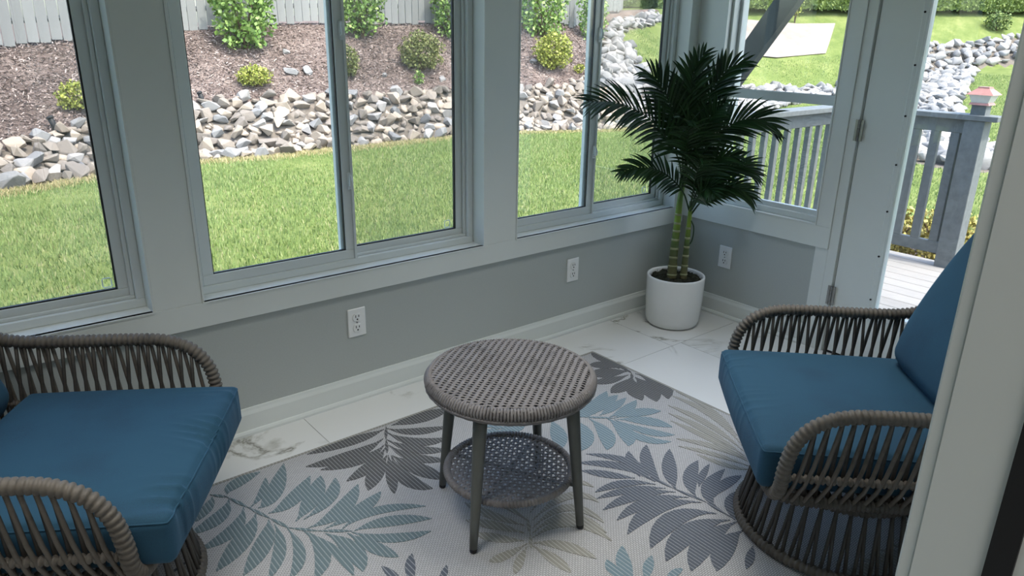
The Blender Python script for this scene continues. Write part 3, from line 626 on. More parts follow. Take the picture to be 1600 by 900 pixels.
for k in range(m):
    a = 2*PI*k/m; P.append((RS*math.cos(a), RS*math.sin(a), ZH)); rad.append(0.0115+0.0018*math.sin(PI*k/2+0.4))
tube(bm, P, rad, 8, closed=True)
sh = obj('shelf', bm, M['wicker'], tb, True); sh['label'] = 'round open-woven lower shelf with wrapped rim'
bm = bmesh.new()
weave(bm, RS-0.004, ZH-0.002, 0.0165, 0.0115, 0.004, 0.0030, phase_len=0.030, ang=0.35)
weave(bm, RS-0.004, ZH-0.002, 0.0150, 0.0075, 0.004, -0.0030, phase_len=0.033, ang=0.35+PI/2)
tag(obj('woven_strands', bm, M['wicker'], sh, True), kind='stuff')
bm = bmesh.new()
for a in (0, PI/2):
    ca, sa = math.cos(a), math.sin(a); bx(bm, -0.19*ca-0.006*sa-0.0, 0.19*ca+0.006*sa, -0.19*sa-0.006*ca, 0.19*sa+0.006*ca, ZH-0.012, ZH-0.007)
for a in [math.radians(v) for v in (0, 90, 180, 270)]:
    tube(bm, [(0.20*math.cos(a),0.20*math.sin(a),ZH-0.004),(0.232*math.cos(a),0.232*math.sin(a),ZH-0.002)], 0.006, 8)
obj('shelf_bracket', bm, M['leg'], sh)

# ================================================================== ROPE ARMCHAIRS
def coil_tube(P, r, pitch=0.0152, ridge=0.0022, sides=10):
    Q = resample(P, pitch/4)
    rad = [r+ridge*(-1.6,0.25,0.8,0.25)[k%4] for k in range(len(Q))]
    bm = bmesh.new(); tube(bm, Q, rad, sides); return bm
half = [(0,.298,.312),(.16,.298,.312),(.27,.296,.314),(.335,.292,.328),(.366,.290,.37),(.373,.288,.43),(.376,.272,.505),(.378,.228,.562),(.380,.155,.592),(.381,.05,.598),(.380,-.12,.598),(.375,-.27,.606),(.364,-.365,.645),(.345,-.425,.72),(.31,-.462,.82),(.25,-.492,.91),(.14,-.52,.972),(0,-.532,.99)]
loop = catmull(half, 10)
full = np.vstack([loop, (loop*np.array([-1,1,1]))[::-1][1:-1]])
low_half = [(.30,.290,.318),(.345,.24,.318),(.352,0,.318),(.345,-.25,.322),(.30,-.39,.332),(.18,-.455,.34),(0,-.47,.342)]
lowc = catmull(low_half, 10); low_full = np.vstack([lowc, (lowc*np.array([-1,1,1]))[::-1][1:]])
mid_half = [(.362,.284,.395),(.368,.19,.398),(.368,0,.40),(.362,-.25,.405),(.325,-.395,.42),(.19,-.465,.43),(0,-.48,.43)]
midc = catmull(mid_half, 10); mid_full = np.vstack([midc, (midc*np.array([-1,1,1]))[::-1][1:]])
arm = catmull(half[6:], 12); AD = np.r_[0, np.cumsum(np.linalg.norm(np.diff(arm,axis=0),axis=1))]
def onpath(P, frac):
    d = np.r_[0, np.cumsum(np.linalg.norm(np.diff(P,axis=0),axis=1))]; s = frac*d[-1]
    return np.array([np.interp(s, d, P[:,i]) for i in range(3)])
def strand(bm, a, b, r=0.0052, sides=6, mid=None):
    a=np.asarray(a,float); b=np.asarray(b,float)
    pts=[a,(a+b)/2 if mid is None else mid,b]; tube(bm, resample(catmull(pts,4),0.06), r, sides)
def armchair(label, loc, rz, grp):
    t = thing('rope_armchair', label, 'armchair', loc, rz, grp)
    obj('arm_and_back_frame', coil_tube(full, 0.0185), M['rope'], t, True)
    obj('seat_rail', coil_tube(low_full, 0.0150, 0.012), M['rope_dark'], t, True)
    obj('middle_rail', coil_tube(mid_full, 0.0105, 0.014, 0.003), M['rope'], t, True)
    # base: two wrapped rings joined by slanting rope strands
    base = obj('base_ring', coil_tube([(0.285*math.cos(a),0.285*math.sin(a),0.020) for a in np.linspace(0,2*PI,97)], 0.0165, 0.0152), M['rope'], t, True)
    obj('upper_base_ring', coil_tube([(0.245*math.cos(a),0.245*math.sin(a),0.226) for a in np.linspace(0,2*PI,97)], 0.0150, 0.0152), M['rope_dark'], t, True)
    # swivel and support under the seat
    bm = bmesh.new(); lathe(bm, [(0,0.225),(0.10,0.225),(0.10,0.262),(0.06,0.266),(0.06,0.296),(0,0.296)], 32)
    for a in (PI/4, 3*PI/4):
        ca, sa = math.cos(a), math.sin(a); tube(bm, [(-0.245*ca,-0.245*sa,0.226),(0.245*ca,0.245*sa,0.226)], 0.011, 8); tube(bm, [(-0.36*ca,-0.36*sa,0.306),(0.36*ca,0.36*sa,0.306)], 0.011, 8)
    obj('swivel', bm, M['leg'], t)
    bm = bmesh.new()
    for k in range(26):
        y = -0.40+0.027*k; w = 0.335 if y > -0.30 else 0.335-(-0.30-y)*1.4
        tube(bm, [(-w,y,0.318),(0,y,0.313),(w,y,0.318)], 0.006, 6)
    tag(obj('seat_webbing', bm, M['rope_dark'], t, True), kind='stuff')
    return t, base
def strands_for(t, first=None):
    """one object for each rope strand; the second chair reuses the meshes of the first"""
    if first is not None:
        for (n, me) in first: link(n, me, t)
        return first
    made = []
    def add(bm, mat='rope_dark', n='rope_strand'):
        o = obj(n, bm, M[mat], t, True); made.append((n, o.data))
    for s in (-1,1):
        m = np.array([s,1,1])
        for k in range(20):     # arms: slanting strands laced round the middle rail and reaching the seat rail
            y = 0.232-0.0310*k
            i = np.argmin(np.abs(arm[:,1]-y)+ (arm[:,2]>0.66)*9); a = arm[i]+np.array([0,0,-0.014])
            yb = min(y+0.052, 0.275); b = np.array([0.358, yb, 0.322]); mm = np.array([0.376, y*0.55+yb*0.45, 0.405])
            bm = bmesh.new(); strand(bm, (a+np.array([0.006,0,0]))*m, b*m, 0.0056, 6, mm*m); add(bm, 'rope')
            c_ = np.array([0.345, y-0.012, 0.325]); m2 = np.array([0.352, y-0.008, 0.41])
            bm = bmesh.new(); strand(bm, (a+np.array([-0.006,-0.006,0]))*m, c_*m, 0.0052, 6, m2*m); add(bm)
        for k in range(17):     # back
            f = 0.60+0.40*(k+0.5)/17; a = onpath(arm, f); f2 = 0.62+0.38*(k+0.5)/17; b = onpath(lowc, f2)
            mm = (a+b)/2+np.array([0,-0.01,0]); bm = bmesh.new(); strand(bm, a*m, b*m, 0.0054, 6, mm*m); add(bm)
    for k in range(80):
        a0 = 2*PI*k/80; a1 = a0+0.07*(1 if k%2 else -0.3)
        bm = bmesh.new(); strand(bm, (0.285*math.cos(a0),0.285*math.sin(a0),0.024), (0.245*math.cos(a1),0.245*math.sin(a1),0.228), 0.0056); add(bm)
    return made
CR = (-1.33,-1.72,RT); AR = PI/4          # forward = (-.707,.707)
CLc = (-3.252,-0.592,RT); AL = math.atan2(-0.637,0.772)-PI/2+0.12
chR, _ = armchair('taupe rope armchair with round basket base beside the glazed door', CR, AR, 'rope armchairs')
meshes = strands_for(chR)
chL, _ = armchair('taupe rope armchair with round basket base under the far left window', CLc, AL, 'rope armchairs')
strands_for(chL, meshes)

# ---- cushions lie loose on the chairs
def cushion_mesh(W, D, H, nx=64, ny=64, nz=14, rad=0.03, bulge=0.02, wrinkle=0.0, taper=0.0, seed=1):
    rg = np.random.default_rng(seed); phs = rg.uniform(0,6.28,8); fq = rg.uniform(40,95,8)
    bm = bmesh.new(); idx = {}
    def vert(i,j,k):
        if (i,j,k) in idx: return idx[(i,j,k)]
        u, v, w = 2*i/nx-1, 2*j/ny-1, 2*k/nz-1
        p = np.array([u*W/2, v*D/2, w*H/2]); core = np.array([W/2-rad, D/2-rad, H/2-rad])
        q = np.clip(p, -core, core); d = p-q; ln = np.linalg.norm(d)
        n = d/ln if ln > 1e-9 else np.zeros(3)
        p = q+n*min(ln, rad) if ln > 1e-9 else p
        # pillow: corners slightly drawn in, faces puffed
        p[2] += np.sign(w)*bulge*(1-u**4)*(1-v**4)*(1 if abs(w) > 0.99 else abs(w))
        side = (1-w*w)
        p[0] += np.sign(u)*0.010*side*(1-v*v)*(abs(u) > 0.99); p[1] += np.sign(v)*0.014*side*(1-u*u)*(abs(v) > 0.99)
        if taper: p[0] *= 1-taper*(0.5-0.5*v)
        if wrinkle and w > -0.6:
            e = math.exp(-((1-v)/0.26)**2)*(0.35+0.65*(w+0.6)/1.6)
            s = sum(math.sin(fq[a]*(u*W/2+0.10*(1-v)*math.sin(3*u+a))+phs[a]) for a in range(4))/2.2
            s = (1-2*min(1,abs(s))**0.6)*(0.5+0.5*math.sin(7*u+phs[5]))
            dp = wrinkle*e*s*(1-u**8)
            p[2] += dp*0.8*(w > 0.2); p[1] += dp*0.8*(v > 0.6)
        idx[(i,j,k)] = bm.verts.new(p); return idx[(i,j,k)]
    def quad(a,b,c_,d): bm.faces.new((vert(*a),vert(*b),vert(*c_),vert(*d)))
    for i in range(nx):
        for j in range(ny):
            quad((i,j,nz),(i+1,j,nz),(i+1,j+1,nz),(i,j+1,nz)); quad((i,j+1,0),(i+1,j+1,0),(i+1,j,0),(i,j,0))
    for i in range(nx):
        for k in range(nz):
            quad((i,0,k),(i+1,0,k),(i+1,0,k+1),(i,0,k+1)); quad((i,ny,k+1),(i+1,ny,k+1),(i+1,ny,k),(i,ny,k))
    for j in range(ny):
        for k in range(nz):
            quad((0,j,k+1),(0,j+1,k+1),(0,j+1,k),(0,j,k)); quad((nx,j,k),(nx,j+1,k),(nx,j+1,k+1),(nx,j,k+1))
    ring = [(i,0,nz-1) for i in range(nx)]+[(nx,j,nz-1) for j in range(ny)]+[(i,ny,nz-1) for i in range(nx,0,-1)]+[(0,j,nz-1) for j in range(ny,0,-1)]
    bm_ring = [tuple(vert(*q).co) for q in ring[::2]]
    return bm, bm_ring
def local(o, root, loc, rx=0.0):
    o.matrix_world = Matrix.Translation(root.location)@Matrix.Rotation(root.rotation_euler.z,4,'Z')@Matrix.Translation(loc)@Matrix.Rotation(rx,4,'X')
def piping(bm_pts, parent):
    bm = bmesh.new(); tube(bm, bm_pts, 0.0026, 6, closed=True); return obj('piping', bm, M['fabric'], parent, True)
def seat_cushion(root, wr, label, seed, fwd=0.036):
    bm, ring = cushion_mesh(0.665, 0.605, 0.125, 120, 80, 14, 0.020, 0.018, wr, seed=seed)
    o = obj('seat_cushion', bm, M['fabric'], None, True); local(o, root, (0,fwd,0.398))
    piping(ring, o)
    tag(o, label, 'cushion', 'teal chair cushions')
    return o
def back_cushion(root, label, seed, loc, rx):
    W, D, H = 0.60, 0.62, 0.17
    bm, _r = cushion_mesh(W, D, H, 44, 44, 12, 0.06, 0.03, 0.0, seed=seed)
    for v in bm.verts:    # local y runs up the back; rounded top corners, thinner towards the top
        t = (v.co.y/D+0.5); k = max(0, t-0.25)/0.75
        v.co.x *= 1-0.38*k**1.9; v.co.z *= 1-0.32*k
    o = obj('back_cushion', bm, M['fabric'], None, True); local(o, root, loc, math.radians(rx))
    tag(o, label, 'cushion', 'teal chair cushions'); return o
seat_cushion(chR, 0.0022, 'teal blue seat cushion on the armchair beside the door', 3)
seat_cushion(chL, 0.009, 'teal blue seat cushion with puckered front edge on the left armchair', 5, 0.066)
back_cushion(chR, 'teal blue back cushion leaning in the armchair beside the door', 3, (0,-0.365,0.745), 106)
back_cushion(chL, 'teal blue back cushion at the left edge on the left armchair', 4, (0,-0.435,0.70), 114)

# ================================================================== POTTED PALM
pp = thing('potted_palm', 'dark green artificial palm with ringed trunks in a white ceramic pot', 'plant', (-0.315,-0.25,0))
bm = bmesh.new(); lathe(bm, [(0,0.001),(0.118,0.001),(0.132,0.006),(0.141,0.018),(0.146,0.04),(0.153,0.15),(0.1555,0.27),(0.1545,0.278),(0.151,0.281),(0.146,0.280),(0.1415,0.277),(0.139,0.268),(0.137,0.23),(0,0.228)], 72)
obj('pot', bm, M['pot'], pp, True)
bm = bmesh.new(); bmesh.ops.create_grid(bm, x_segments=40, y_segments=40, size=0.137)
bmesh.ops.delete(bm, geom=[v for v in bm.verts if math.hypot(v.co.x,v.co.y) > 0.137], context='VERTS')
for v in bm.verts: v.co.z = 0.262+0.008*math.sin(v.co.x*90+1)*math.cos(v.co.y*80)+random.uniform(-0.004,0.004)
soil = obj('soil', bm, M['soil'], pp, True)
V=[]; F=[]
for k in range(900):     # dried moss shreds
    a=random.uniform(0,2*PI); r=0.135*math.sqrt(random.random()); p=np.array([r*math.cos(a),r*math.sin(a),0.266]); d=np.array([random.gauss(0,1),random.gauss(0,1),random.uniform(-.2,.8)]); d/=np.linalg.norm(d)
    s=np.cross(d,[0,0,1.0]); s/=np.linalg.norm(s)+1e-9; l=random.uniform(.008,.02); n=len(V); V+= [p-d*l-s*.0015,p-d*l+s*.0015,p+d*l]; F.append((n,n+1,n+2))
tag(mesh_np('moss', V, F, M['soil'], soil), kind='stuff')
# trunks, world coordinates relative to the pot
PO = np.array([-0.315,-0.25,0])
def rel(p): return np.array(p)-PO
def trunk(P, r0_, r1_, n_rings, z0, z1):
    Q = resample(catmull([rel(p) for p in P], 10), 0.006); n = len(Q)
    rad = []
    for i in range(n):
        t = i/(n-1); rad.append(r0_+(r1_-r0_)*t)
    bm = bmesh.new(); tube(bm, Q, rad, 16); tr = obj('trunk', bm, M['trunk'], pp, True)
    for k in range(n_rings):
        t = (k+0.5)/n_rings*0.72; i = int(t*(n-1))
        bm = bmesh.new(); tube(bm, [Q[max(0,i-1)], Q[i], Q[min(n-1,i+1)]], [rad[i]+0.0005,rad[i]+0.002,rad[i]+0.0005], 16); obj('trunk_ring', bm, M['ring'], tr, True)
    return Q
trunk([(-0.345,-0.245,0.262),(-0.328,-0.232,0.40),(-0.312,-0.224,0.55),(-0.306,-0.222,0.66),(-0.30,-0.228,0.78)], 0.0255, 0.013, 8, 0, 1)
trunk([(-0.302,-0.290,0.262),(-0.292,-0.283,0.36),(-0.283,-0.278,0.46),(-0.275,-0.272,0.56),(-0.27,-0.268,0.68)], 0.0195, 0.009, 6, 0, 1)
def frond(P, nl, l0, w0, seed, droop=0.25, fold=0.5):
    rg = random.Random(seed)
    Q = resample(catmull([rel(p) for p in P], 14), 0.008); n = len(Q)
    bm = bmesh.new(); tube(bm, Q, list(np.linspace(0.0052,0.0012,n)), 6)
    T = np.gradient(Q, axis=0); T /= np.linalg.norm(T,axis=1)[:,None]
    # side vector: across the frond, as seen from above and in front
    vw = np.array([-0.62,-0.50,0.60]); vw /= np.linalg.norm(vw)
    for k in range(nl):
        t = 0.26+0.735*k/(nl-1); x = t*(n-1); i = min(n-2,int(x)); p = Q[i]+(Q[i+1]-Q[i])*(x-i); tg = T[i]
        sd = np.cross(tg, vw); sd /= np.linalg.norm(sd)+1e-9; nm = np.cross(sd, tg)
        env = (math.sin(PI*min(1,(t-0.12)/0.98))**0.6)
        for s in (-1,1):
            ln = l0*env*rg.uniform(0.88,1.08)*(1.0 if t<0.8 else 1-(t-0.8)*1.2)
            ang = math.radians(62-42*t)+rg.uniform(-.06,.06)
            d = tg*math.cos(ang)+s*sd*math.sin(ang)+nm*(fold*0.35+rg.uniform(-.08,.08)); d /= np.linalg.norm(d)
            wd = np.cross(d, nm); wd /= np.linalg.norm(wd)+1e-9
            prev = None; m = 6
            for j in range(m+1):
                f = j/m; c_ = p+d*ln*f+np.array([0,0,-droop*ln*f*f])
                h = w0*(0.55+0.9*f if f < 0.4 else 0.91*(1-((f-0.4)/0.6)**1.7)+0.0)*(0.7 if t>0.9 else 1)
                h = max(h,0.0004)
                a = bm.verts.new(c_+wd*h); b = bm.verts.new(c_-nm*h*0.45); e = bm.verts.new(c_-wd*h)
                if prev: bm.faces.new((prev[0],prev[1],b,a)); bm.faces.new((prev[1],prev[2],e,b))
                prev = (a,b,e)
    for v in bm.verts:    # nothing grows through the walls
        v.co.x = min(v.co.x, 0.315-0.024-0.0); v.co.y = min(v.co.y, 0.25-0.024)
    return obj('frond', bm, M['palm'], pp)
FR = [
 # crown of the taller trunk
 ([(-0.30,-0.228,0.74),(-0.36,-0.22,0.92),(-0.52,-0.17,1.10),(-0.72,-0.13,1.19),(-0.90,-0.10,1.205)], 34, 0.21, 0.0085),
 ([(-0.30,-0.228,0.76),(-0.335,-0.22,0.98),(-0.42,-0.19,1.18),(-0.50,-0.16,1.30),(-0.56,-0.14,1.33)], 30, 0.20, 0.0085),
 ([(-0.30,-0.23,0.78),(-0.305,-0.235,1.00),(-0.32,-0.235,1.22),(-0.315,-0.25,1.35),(-0.29,-0.27,1.415)], 32, 0.20, 0.0085),
 ([(-0.30,-0.23,0.78),(-0.285,-0.25,1.00),(-0.26,-0.30,1.20),(-0.22,-0.36,1.34),(-0.17,-0.42,1.385)], 32, 0.19, 0.0085),
 ([(-0.29,-0.23,0.76),(-0.26,-0.30,0.94),(-0.20,-0.40,1.08),(-0.13,-0.50,1.12),(-0.085,-0.585,1.085)], 32, 0.19, 0.008),
 ([(-0.30,-0.23,0.76),(-0.39,-0.30,0.95),(-0.50,-0.38,1.10),(-0.62,-0.44,1.14)], 28, 0.17, 0.008),
 ([(-0.29,-0.23,0.76),(-0.27,-0.20,0.98),(-0.23,-0.15,1.18),(-0.16,-0.12,1.30)], 26, 0.16, 0.008),
 ([(-0.30,-0.23,0.77),(-0.31,-0.30,0.96),(-0.33,-0.38,1.12),(-0.36,-0.47,1.20)], 28, 0.17, 0.008),
 # crown of the shorter trunk
 ([(-0.272,-0.268,0.62),(-0.33,-0.25,0.74),(-0.45,-0.215,0.84),(-0.58,-0.18,0.875),(-0.70,-0.15,0.862)], 30, 0.14, 0.0075),
 ([(-0.27,-0.268,0.62),(-0.245,-0.33,0.76),(-0.20,-0.40,0.86),(-0.15,-0.46,0.88),(-0.11,-0.52,0.85)], 30, 0.15, 0.0075),
 ([(-0.27,-0.268,0.60),(-0.25,-0.33,0.70),(-0.21,-0.41,0.77),(-0.17,-0.48,0.77),(-0.13,-0.53,0.73)], 28, 0.13, 0.0075),
 ([(-0.275,-0.268,0.64),(-0.31,-0.31,0.80),(-0.37,-0.37,0.92),(-0.45,-0.42,0.96)], 26, 0.15, 0.0075),
 ([(-0.27,-0.268,0.64),(-0.28,-0.33,0.80),(-0.27,-0.41,0.92),(-0.25,-0.50,0.95)], 26, 0.15, 0.0075),
 ([(-0.275,-0.268,0.62),(-0.30,-0.33,0.72),(-0.34,-0.41,0.78),(-0.38,-0.48,0.77)], 24, 0.12, 0.007),
]
for i, f in enumerate(FR): frond(f[0], int(f[1]*0.74), f[2]*1.12, f[3]*1.3, seed=i)
bm = bmesh.new(); tube(bm, resample(catmull([rel(p) for p in ((-0.283,-0.278,0.43),(-0.262,-0.292,0.47),(-0.262,-0.296,0.54),(-0.275,-0.285,0.58))],8),0.01), 0.0035, 6); obj('leaf_stalk', bm, M['palm'], pp, True)

# ================================================================== THE YARD
TX=[-30,-3,-1.6,-.2,1,4.5,6,7.5,9,12,14,18,21,24,30,45]
TY=[5.5,7.15,7.8,8.2,8.05,8.3,8.3,7.7,7.7,8.4,8.6,9,8.5,7.5,5.5,2]
ZX=[-30,-8,-2,-1,.5,2.15,6.6,9.7,11,12.7,16,24,45]
ZY=[.9,.9,1.17,1.295,1.43,1.56,1.67,1.745,1.9,2.05,2.3,2.9,4]
def terr(x, y):
    x = np.asarray(x,float); y = np.asarray(y,float)
    toe = np.interp(x,TX,TY); zf = np.interp(x,ZX,ZY); base = -.25+.075*np.maximum(0,x-14)
    k = np.clip((x-9)/5,0,1); run = (11-toe)*(1-k)+5*k
    t = np.clip((y-toe)/run,0,1); s = np.where(t<1, t*(1.12-.12*t), 1)
    return base+np.maximum(0,zf-base)*s
LOWX=[-14,-2.73,-1.69,-.41,.61,1.8,3.96,5.37,6.86,8,9.5,10.49,11.1,11.6,13.07,15.3]
LOWY=[5.2,7.14,7.59,8.06,7.85,8.04,8.17,8.11,7.41,7.29,7.75,9.36,10.46,11.3,12.18,13.04]
UPX=[-14,-2.6,-2.04,-1.44,-.13,.6,1.8,3.8,5,6.3,7.4,8.4,9.9,11.8,13.8,15.9]
UPY=[6.1,8.04,8.47,8.87,9.19,9.19,9.12,9.17,9.25,9.1,8.88,9.1,10.3,11.9,12.97,13.7]
def seg_d(x,y,pl):
    best = np.full(np.shape(x),1e9)
    for (ax,ay),(bx_,by_) in zip(pl,pl[1:]):
        dx,dy = bx_-ax,by_-ay; t = np.clip(((x-ax)*dx+(y-ay)*dy)/(dx*dx+dy*dy),0,1)
        best = np.minimum(best, np.hypot(x-ax-t*dx, y-ay-t*dy))
    return best
CRK2 = [(9.2,7.7),(12,8.2),(14.2,8.75),(17,8.5),(20.5,7.9),(24.2,8.2),(28.5,6.9),(34,5.2)]
CRK3 = [(9.0,1.6),(11.2,3.3),(13.5,4.3),(16.4,5.5),(20.6,6.9),(24.2,8.1)]
def zone(x, y):
    """0 lawn, 1 creek of rocks, 2 mulch, 3 bare dirt"""
    x = np.asarray(x,float); y = np.asarray(y,float)
    lo = np.interp(x,LOWX,LOWY); up = np.interp(x,UPX,UPY)
    z = np.zeros(x.shape,int)
    z[(y>up)&(x<15.9)] = 2
    z[(y>lo)&(y<=up)&(x<15.3)] = 1
    z[(seg_d(x,y,CRK2)<0.62)&(z==0)] = 1
    z[(seg_d(x,y,CRK3)<0.85)&(z==0)] = 1
    z[(x>2.25)&(x<4.1)&(y>-3)&(y<0.9)] = 2
    z[(x>15.9)&(z==2)] = 0
    return z
gx = np.concatenate([np.arange(-14,18,0.125), np.arange(18,56.1,0.5)]); gy = np.concatenate([np.arange(-9,0,0.45), np.arange(0,14,0.125), np.arange(14,40.1,1.0)])
X, Y = np.meshgrid(gx, gy); Z = terr(X,Y)
Z = Z+0.02*np.sin(X*1.7+Y*0.9)*np.sin(Y*2.1-X*0.6)*(Y>6)
V = np.stack([X.ravel(),Y.ravel(),Z.ravel()],1); nx = len(gx)
ii, jj = np.meshgrid(np.arange(nx-1), np.arange(len(gy)-1)); a = (jj*nx+ii).ravel()
F = np.stack([a,a+1,a+1+nx,a+nx],1); ctr = V[F].mean(1); zn = zone(ctr[:,0],ctr[:,1])
def sub(name, mask, mat, label, cat):
    f = F[mask]; u, inv = np.unique(f, return_inverse=True)
    o = mesh_np(name, V[u], inv.reshape(f.shape), mat); o.data.polygons.foreach_set('use_smooth',[True]*len(f)); return tag(o, label, cat, kind='structure')
LAWN = sub('lawn_ground', zn==0, M['lawn'], 'mown green lawn rising to the far hedge', 'lawn')
sub('creek_bed', zn==1, M['gravel'], 'gravelly bed under the band of rocks', 'ground')
MULCH = sub('mulch_ground', zn==2, M['mulch'], 'brown mulch slope up to the fence', 'ground')
Q4 = [np.array(p) for p in ((14.2,11.35),(20.15,10.2),(22.39,11.23),(16.6,13.75))]
uu_, vv_ = np.meshgrid(np.linspace(0,1,60), np.linspace(0,1,40))
pd = Q4[0][None,None]*((1-uu_)*(1-vv_))[...,None]+Q4[1][None,None]*(uu_*(1-vv_))[...,None]+Q4[2][None,None]*(uu_*vv_)[...,None]+Q4[3][None,None]*((1-uu_)*vv_)[...,None]
pz = terr(pd[...,0],pd[...,1])+0.04; ix = np.arange(2400).reshape(40,60)
tag(mesh_np('dirt_ground', np.concatenate([pd,pz[...,None]],2).reshape(-1,3), np.stack([ix[:-1,:-1].ravel(),ix[:-1,1:].ravel(),ix[1:,1:].ravel(),ix[1:,:-1].ravel()],1), M['dirt']), 'pale bare dirt patch on the far slope', 'ground', kind='structure')

def scatter(n, x0,x1,y0,y1, zs):
    x = RNG.uniform(x0,x1,n); y = RNG.uniform(y0,y1,n); k = np.isin(zone(x,y),zs)&~((x>14)&(y>11.2-(x-14.2)*0.187)); return x[k], y[k]
def blades(name, x, y, h, w, mat, label, lean=0.5):
    n = len(x); z = terr(x,y)-0.005; a = RNG.uniform(0,2*PI,n); hh = h*RNG.uniform(.5,1.3,n); ww = w*RNG.uniform(.6,1.3,n); b = RNG.uniform(0,2*PI,n); l = RNG.uniform(0.1,1,n)*lean*hh
    V = np.zeros((n,3,3)); V[:,0] = np.stack([x-ww*np.cos(a),y-ww*np.sin(a),z],1); V[:,1] = np.stack([x+ww*np.cos(a),y+ww*np.sin(a),z],1)
    V[:,2] = np.stack([x+l*np.cos(b),y+l*np.sin(b),z+hh],1)
    o = mesh_np(name, V.reshape(-1,3), np.arange(3*n).reshape(-1,3), mat, LAWN); return tag(o, label, kind='stuff')
x1_,y1_ = scatter(240000,-5.5,11,2.2,9.5,[0]); x2_,y2_ = scatter(160000,3,24,-2.5,9,[0]); x3_,y3_ = scatter(70000,8,24,7,14,[0])
blades('lawn_grass', np.r_[x1_,x2_,x3_], np.r_[y1_,y2_,y3_], 0.045, 0.007, M['blade'], 'short green grass blades of the lawn')
# dry straw coloured fringe along the rocks
n = 26000; xs = RNG.uniform(-4,9,n); ys = np.interp(xs,LOWX,LOWY)+RNG.normal(-0.14,0.13,n)
M['strawblade'] = island('dry_grass_blade', [(0,(0.30,0.27,0.10)),(0.5,(0.46,0.38,0.20)),(1,(0.62,0.52,0.32))], 0.8, 0.2)
blades('dry_grass', xs, ys, 0.05, 0.006, M['strawblade'], 'dry straw coloured grass along the rock border', 1.2)
# mulch chips
def chips(name, x, y, label):
    n = len(x); z = terr(x,y)+RNG.uniform(0.004,0.03,n); d = RNG.normal(0,1,(n,3)); d[:,2] *= 0.4; d /= np.linalg.norm(d,axis=1)[:,None]
    e = RNG.normal(0,1,(n,3)); e[:,2]*=0.5; e -= d*(e*d).sum(1)[:,None]; e /= np.linalg.norm(e,axis=1)[:,None]
    l = RNG.uniform(.010,.034,n)[:,None]; w = RNG.uniform(.003,.010,n)[:,None]; p = np.stack([x,y,z],1)
    V = np.stack([p-d*l-e*w,p+d*l-e*w*.6,p+d*l*.9+e*w,p-d*l*.8+e*w*.8],1).reshape(-1,3)
    return tag(mesh_np(name, V, np.arange(4*n).reshape(-1,4), M['chip'], MULCH), label, kind='stuff')
xm,ym = scatter(120000,-4.5,12,7.5,12.2,[2]); xd,yd = scatter(6000,2.25,4.1,-1.5,0.9,[2])
chips('mulch_chips', np.r_[xm,xd], np.r_[ym,yd], 'loose shredded bark mulch')

# ---- rocks
def rock_mesh(seed, mat):
    rg = random.Random(seed); bm = bmesh.new()
    ax = (1.0, rg.uniform(.6,.9), rg.uniform(.45,.75))
    for k in range(13):
        u = rg.uniform(-1,1); a = rg.uniform(0,2*PI); s = math.sqrt(1-u*u); r = rg.uniform(.86,1.08)
        bm.verts.new((r*s*math.cos(a)*ax[0], r*s*math.sin(a)*ax[1], r*u*ax[2]))
    g = bmesh.ops.convex_hull(bm, input=bm.verts)
    bmesh.ops.delete(bm, geom=[e for e in g['geom_interior'] if isinstance(e,bmesh.types.BMVert)], context='VERTS')
    bmesh.ops.bevel(bm, geom=list(bm.edges), offset=0.025, segments=1, affect='EDGES')
    me = bpy.data.meshes.new('riprap_rock'); bm.normal_update(); bm.to_mesh(me); bm.free(); me.materials.append(mat); return me
RT_ = [rock_mesh(k, M['rock_tan']) for k in range(10)]; RG_ = [rock_mesh(40+k, M['rock_grey']) for k in range(10)]
def rock_mat4(x,y,s,rg,lift=0.0):
    z = float(terr(x,y))+s*0.30+lift
    return Matrix.Translation((x,y,z))@Matrix.Rotation(rg.uniform(0,6.28),4,'Z')@Matrix.Rotation(rg.uniform(-.6,.9),4,'X')@Matrix.Rotation(rg.uniform(-.5,.5),4,'Y')@Matrix.Diagonal((s*rg.uniform(.9,1.2),s*rg.uniform(.85,1.1),s*rg.uniform(.85,1.1),1))
rg = random.Random(5)
cand = []
def place(n, x0,x1,y0,y1, smin, smax, pts, zones=(1,), dens=1.0):
    for _ in range(n):
        x = rg.uniform(x0,x1); y = rg.uniform(y0,y1)
        if int(zone(np.array([x]),np.array([y]))[0]) not in zones: continue
        s = rg.uniform(smin,smax)
        if any((x-a)**2+(y-b)**2 < ((s+c_)*0.47*dens)**2 for a,b,c_ in pts[-900:]): continue
        pts.append((x,y,s))
near = []
place(9000,-3.4,8.6,7.0,9.4,0.105,0.185,near); place(12000,-3.4,8.6,7.0,9.4,0.06,0.10,near,dens=1.1)
cpos = np.array([-3.4,-2.6])
near.sort(key=lambda p: -(p[2]/math.hypot(p[0]-cpos[0],p[1]-cpos[1])))
def rock_label(x, y, tan):
    c_ = 'tan' if tan else 'pale grey'
    if x < -1.0: return 'angular %s rock in the rock border seen through the far left window'%c_, '%s rocks through the far left window'%c_
    if x < 5.6: return 'angular %s rock in the rock border seen through the middle window'%c_, '%s rocks through the middle window'%c_
    return 'angular %s rock in the rock border seen through the corner window'%c_, '%s rocks through the corner window'%c_
for (x,y,s) in near[:290]:
    tan = rg.random() < (0.62 if x < 7 else 0.3)
    o = link('riprap_rock', (RT_ if tan else RG_)[rg.randrange(10)]); o.matrix_world = rock_mat4(x,y,s,rg,0.03)
    lb, gp = rock_label(x,y,tan); tag(o, lb, 'rock', gp)
